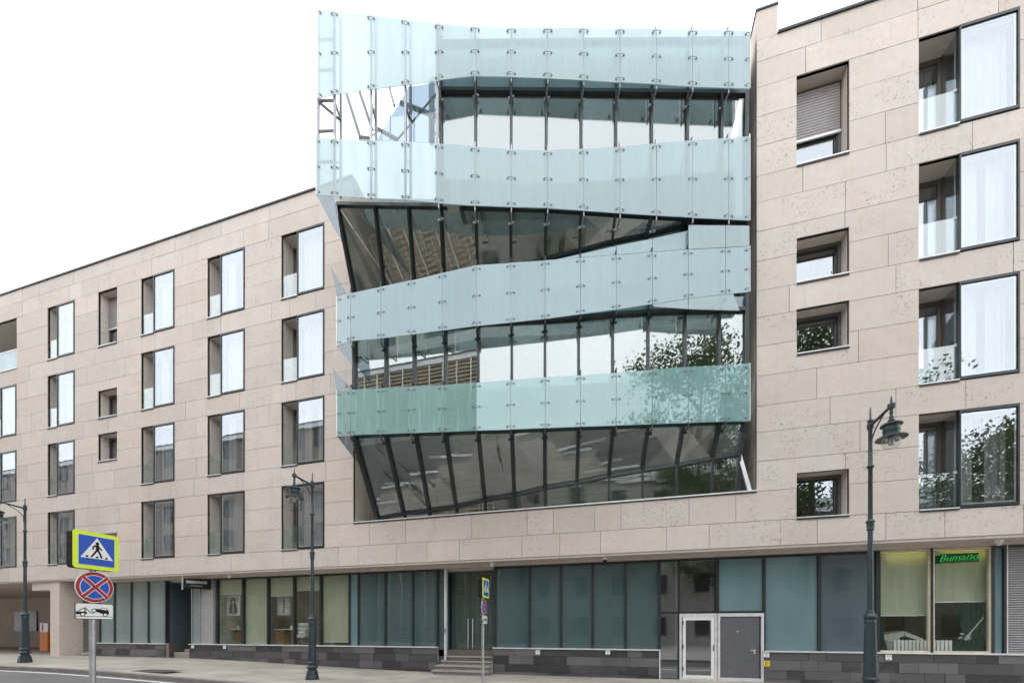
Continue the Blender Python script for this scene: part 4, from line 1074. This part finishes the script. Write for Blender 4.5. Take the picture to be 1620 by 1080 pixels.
p = onY(479, 1010, 1.9); r = thing('salon_armchair', 'pale quilted armchair behind the hairdresser glass near the lamp', 'armchair', (p.x, 1.9, PT - 0.10))
for i in range(3): MB().lathe([(0.20, 0), (0.26, 0.03), (0.26, 0.13), (0.20, 0.16)], (0, 0.1, 0.55 + 0.165 * i), 16).build('back_cushion', sign_white, r, True)
B(-0.28, 0.28, -0.25, 0.3, 0.40, 0.54).build('seat', sign_white, r); B(-0.36, -0.285, -0.25, 0.3, 0.45, 0.72).build('armrest', sign_white, r); B(0.285, 0.36, -0.25, 0.3, 0.45, 0.72).build('armrest', sign_white, r)
MB().lathe([(0.22, 0), (0.22, 0.03), (0.04, 0.06), (0.04, 0.39)], n=16).build('pedestal', steel, r, True)
# salon: radiators, treatment couch, green drapes, bouquet
for x0, x1, lb in ((1414, 1468, 'white sectional radiator under the left salon window'), (1475.5, 1508, 'white sectional radiator under the right salon window')):
    a, b = U(x0, 1.05), U(x1, 1.05); zt = Zh(1450, 1012, 1.05); zb = PT + 0.02
    r = thing('radiator', lb, 'radiator', (a, 1.05, zb), 0, 'radiators in the salon'); n = max(4, int((b - a) / 0.085)); h = zt - zb
    for i in range(n): B(i * (b - a) / n + 0.006, (i + 0.72) * (b - a) / n, 0, 0.09, 0.0, h).build('radiator_fin', paint_white, r)
    B(0, b - a, 0.03, 0.06, h * 0.86, h * 0.93).build('header_pipe', paint_white, r)
a = onY(1399, 1000, 1.6); r = thing('treatment_couch', 'padded white treatment couch behind the left salon radiator', 'couch', (a.x, 1.6, PT - 0.10)); zc = a.z - PT + 0.10
W = U(1463, 1.6) - a.x
c1 = MB().prism([(-0.05, 0, zc - 0.08), (W * 0.5, 0, zc + 0.05), (W * 0.5, 0, zc - 0.10), (0.05, 0, zc - 0.30)], (0, 0.55, 0)).build('backrest', sign_white, r)
MB().prism([(W * 0.52, 0, zc + 0.04), (W * 0.98, 0, zc - 0.19), (W * 0.96, 0, zc - 0.27), (W * 0.52, 0, zc - 0.10)], (0, 0.55, 0)).build('leg_rest', sign_white, r)
MB().prism([(0.0, 0.1, 0.0), (W * 0.4, 0.1, 0.0), (W * 0.45, 0.1, zc - 0.12), (0.10, 0.1, zc - 0.25)], (0, 0.35, 0)).build('base', lightmetal, r)
def drape(lb, x0, x1, xg, zg, zt, zb, Y):
    m = MB(); n, kk = 60, 14
    for k in range(kk + 1):
        z = zt + (zb - zt) * k / kk; f = abs(z - zg) / (zt - zg) if z > zg else abs(z - zg) / max(0.1, (zg - zb)) * 0.45
        f = 0.34 + 0.66 * min(1, f) ** 0.8
        for i in range(n + 1):
            t = i / n; x = xg + ((x0 + (x1 - x0) * t) - xg) * f; m.v.append((x, Y + 0.05 * math.sin(t * 38) * (0.4 + 0.6 * f), z))
    for k in range(kk):
        for i in range(n): q = k * (n + 1) + i; m.f.append((q, q + 1, q + n + 2, q + n + 1))
    return tag(m.build('drape', green_m, None, True), lb, 'curtain', 'green drapes in the salon')
drape('dark green drape tied back in the right salon window', U(1490, 1.3), U(1568, 1.3), U(1543, 1.3), Zh(1537, 1003, 1.3), 3.7, PT, 1.3)
drape('dark green drape at the left edge of the left salon window', U(1378, 1.3), U(1412, 1.3), U(1388, 1.3), Zh(1390, 1003, 1.3), 3.7, PT, 1.3)
p = onY(1526, 1006, 1.12); r = thing('tie_back', 'white flower tie back hanging on the green drape', 'tie back', p)
m = MB()
for i in range(14):
    a = rnd.uniform(0, 6.28); b = rnd.uniform(0.03, 0.13); c = Vector((math.cos(a) * b, rnd.uniform(-.04, .04), math.sin(a) * b))
    m.lathe([(0.005, -0.03), (0.035, -0.01), (0.035, 0.01), (0.005, 0.03)], tuple(c), 7)
m.build('petals', lightmetal, r, True); MB().tube((0.1, 0, 0.06), (U(1556, 1.12) - p.x, 0, Zh(1556, 976, 1.12) - p.z), 0.014).build('cord', sign_white, r)
# lamps lit in the salon behind the blinds
for i, (x0, x1, lb) in enumerate(((1392, 1468, 'lit yellowish tube lamp at the head of the left salon blind'), (1478, 1563, 'lit yellowish tube lamp at the head of the right salon blind'))):
    a, b = U(x0, 1.12), U(x1, 1.12); r = thing('tube_lamp', lb, 'lamp', ((a + b) / 2, 1.12, 3.70), 0, 'tube lamps in the salon'); L = (b - a) / 2
    MB().tube((-L * 0.9, 0, 0), (L * 0.9, 0, 0), 0.018, 8).build('tube', warm_tube, r); B(-L, L, -0.03, 0.03, 0.03, 0.07).build('holder', lightmetal, r)
# lit ceiling lamps of the hairdresser
for i, (x, lb) in enumerate(((366, 'lit ceiling lamp inside behind the portrait poster window'), (404, 'lit ceiling lamp inside behind the second blind'), (446, 'lit ceiling lamp inside above the grey poster'), (488, 'lit ceiling lamp inside above the quilted armchair'), (530, 'lit ceiling lamp inside behind the fully drawn blind by the lamp post'))):
    r = thing('ceiling_lamp', lb, 'lamp', (U(x, 1.9), 1.9, 3.78), 0, 'ceiling lamps in the hairdresser')
    B(-0.35, 0.35, -0.10, 0.10, -0.03, 0.0).build('housing', lightmetal, r); B(-0.33, 0.33, -0.08, 0.08, -0.045, -0.031).build('diffuser', lamp_lit, r)
# passage furniture
p = onY(69, 1028, 3.0); r = thing('barrier_cabinet', 'orange parking barrier cabinet with grey top in the passage', 'barrier', (U(69, 3.0), 3.0, gz(-25)))
zt = Zh(69, 985, 3.0) - gz(-25); hw = (U(76, 3) - U(63.5, 3)) / 2
B(-hw, hw, 0, 0.4, 0.0, zt * 0.68).build('cabinet', orange_m, r); B(-hw, hw, 0.01, 0.39, zt * 0.68 + 0.002, zt).build('top_box', lightmetal, r); B(-hw * 0.4, -hw * 0.2, -0.01, -0.001, zt * 0.72, zt * 0.97).build('mark', sign_red, r)

# ------------------------------------------------------------------ across the street (seen mirrored in the glass)
brick = plain('brick_wall', (0.27, 0.23, 0.195), 0.85, var=0.25, scale=2.5)
plaster = plain('plaster_wall', (0.33, 0.31, 0.28), 0.85, var=0.12, scale=1.5)
wood_slat = plain('timber_slat', (0.42, 0.31, 0.21), 0.7, var=0.25, scale=3)
tin = plain('tin_roof', (0.16, 0.20, 0.18), 0.5)
opp_glass = plain('opposite_window_glass', (0.05, 0.06, 0.065), 0.1)
def opp_building(name, lb, x0, x1, yf, h, mat, nw, nf, slats=False):
    r = thing(name, lb, 'building', ((x0 + x1) / 2, yf, 0)); hw = (x1 - x0) / 2
    wl = B(-hw, hw, -10, 0, -0.2, h).build('wall', mat, r)
    MB().prism([(-hw - 0.4, 0.5, h), (-hw - 0.4, -10.5, h), (-hw - 0.4, -5, h + 2.2)], (2 * hw + 0.8, 0, 0)).build('roof', tin, r)
    B(-hw - 0.2, hw + 0.2, 0.001, 0.35, h - 0.5, h - 0.01).build('cornice', lightmetal, r)
    wi = 2 * hw / nw; fh = h / nf; first = None
    for i in range(nw):
        for k in range(nf):
            if first is None:
                first = rect_frame(-0.7, 0.7, 0, 1.9, 0.001, 0.1, 0.09).build('window', bronze, r); g = B(-0.58, 0.58, 0.002, 0.03, 0.12, 1.78).build('pane', opp_glass, first); o = first; gg = g
            else:
                o = first.copy(); COL.objects.link(o); gg = g.copy(); COL.objects.link(gg); gg.parent = o
            o.location = (-hw + wi * (i + 0.5), 0, fh * k + 1.0)
    if slats:
        n = int(h / 0.36)
        for k in range(n): B(-hw, hw, 0.11, 0.20, 0.1 + k * 0.36, 0.27 + k * 0.36).build('slat', wood_slat, wl)
        for k in range(int(2 * hw / 1.4) + 1): B(-hw + 1.4 * k - 0.05, -hw + 1.4 * k + 0.05, 0.205, 0.30, 0, h).build('slat_post', lightmetal, wl)
    return r
opp_building('brick_building', 'brick building across the street mirrored in the lower left panes', -90, -27, -24, 24, brick, 20, 7)
opp_building('timber_building', 'timber slatted building mirrored in the middle of the glass bay', -26, -11.5, -25, 27, plaster, 4, 7, True)
opp_building('plaster_building', 'low plaster building mirrored in the dark ground floor panes', -10.5, 34, -30, 13, plaster, 11, 3)
def leaf_mat():
    t = NT('leaf'); d = t.n('ShaderNodeBsdfDiffuse'); l = t.n('ShaderNodeBsdfTranslucent')
    c = t.mixc(t.ramp(t.noise(t.pos(), 3, 3), 0.3, 0.7), (0.045, 0.085, 0.025), (0.11, 0.15, 0.055)); t.l(c, d.inputs[0]); t.l(c, l.inputs[0])
    m = t.n('ShaderNodeMixShader'); m.inputs[0].default_value = 0.3; t.l(d.outputs[0], m.inputs[1]); t.l(l.outputs[0], m.inputs[2]); t.surf(m.outputs[0]); return t.m
leaf_m = leaf_mat(); bark_m = plain('bark', (0.08, 0.06, 0.045), 0.9, var=0.3, scale=12)
def tree(lb, x, y, h, rad, seed):
    q = random.Random(seed); r = thing('street_tree', lb, 'tree', (x, y, 0), 0, 'trees across the street')
    tr = MB(); tr.tube((0, 0, -0.1), (0.1, 0, h * 0.4), 0.26, 10, 0.18); tips = []
    tr.tube((0.1, 0, h * 0.4), (0, 0.1, h * 0.85), 0.18, 8, 0.05)
    for i in range(16):
        a = q.uniform(0, 6.28); z0 = h * q.uniform(0.3, 0.75); L = rad * q.uniform(0.55, 1.0); z1 = z0 + h * q.uniform(0.05, 0.24)
        e = Vector((math.cos(a) * L, math.sin(a) * L, min(z1, h * 0.95))); tr.tube((0.05, 0, z0), e, 0.07, 6, 0.02)
        for t_ in (0.45, 0.7, 1.0): tips.append(Vector((0.05, 0, z0)).lerp(e, t_))
        for kk in range(2):
            e2 = e + Vector((q.uniform(-1, 1), q.uniform(-1, 1), q.uniform(-.2, .8))) * rad * 0.3; tr.tube(e.lerp(Vector((0, 0, z0)), 0.3), e2, 0.03, 5, 0.01); tips.append(e2)
    for k in range(55):
        a = q.uniform(0, 6.28); z = q.uniform(-1, 1); rr = math.sqrt(1 - z * z) * q.uniform(0.4, 0.95) * rad
        tips.append(Vector((math.cos(a) * rr, math.sin(a) * rr, h * (0.64 + 0.31 * z))))
    for k in range(5): tips.append(Vector((q.uniform(-.6, .6), q.uniform(-.6, .6), h * q.uniform(0.75, 0.98))))
    tr.build('trunk', bark_m, r, True)
    m = MB()
    for tp in tips:
        cr_ = rad * q.uniform(0.14, 0.30)
        for k in range(150):
            d = Vector((q.gauss(0, 1), q.gauss(0, 1), q.gauss(0, 0.75))) * cr_ * 0.6; c = tp + d
            u = Vector((q.gauss(0, 1), q.gauss(0, 1), q.gauss(0, 1))).normalized(); v = u.cross(Vector((q.gauss(0, 1), q.gauss(0, 1), q.gauss(0, 1)))).normalized(); s = q.uniform(0.07, 0.15)
            b = len(m.v); m.v += [tuple(c - u * s), tuple(c + v * s * 0.55), tuple(c + u * s), tuple(c - v * s * 0.55)]; m.f.append((b, b + 1, b + 2, b + 3))
    m.build('crown', leaf_m, r)
tree('leafy tree mirrored in the right wing windows', 10.2, -12.5, 21.0, 4.3, 3)
tree('leafy tree mirrored in the lowest right windows', 22.5, -18.0, 14.0, 4.6, 5)
tree('tall leafy tree mirrored in the right of the glass bay', 8.0, -25.0, 17.0, 4.4, 8)
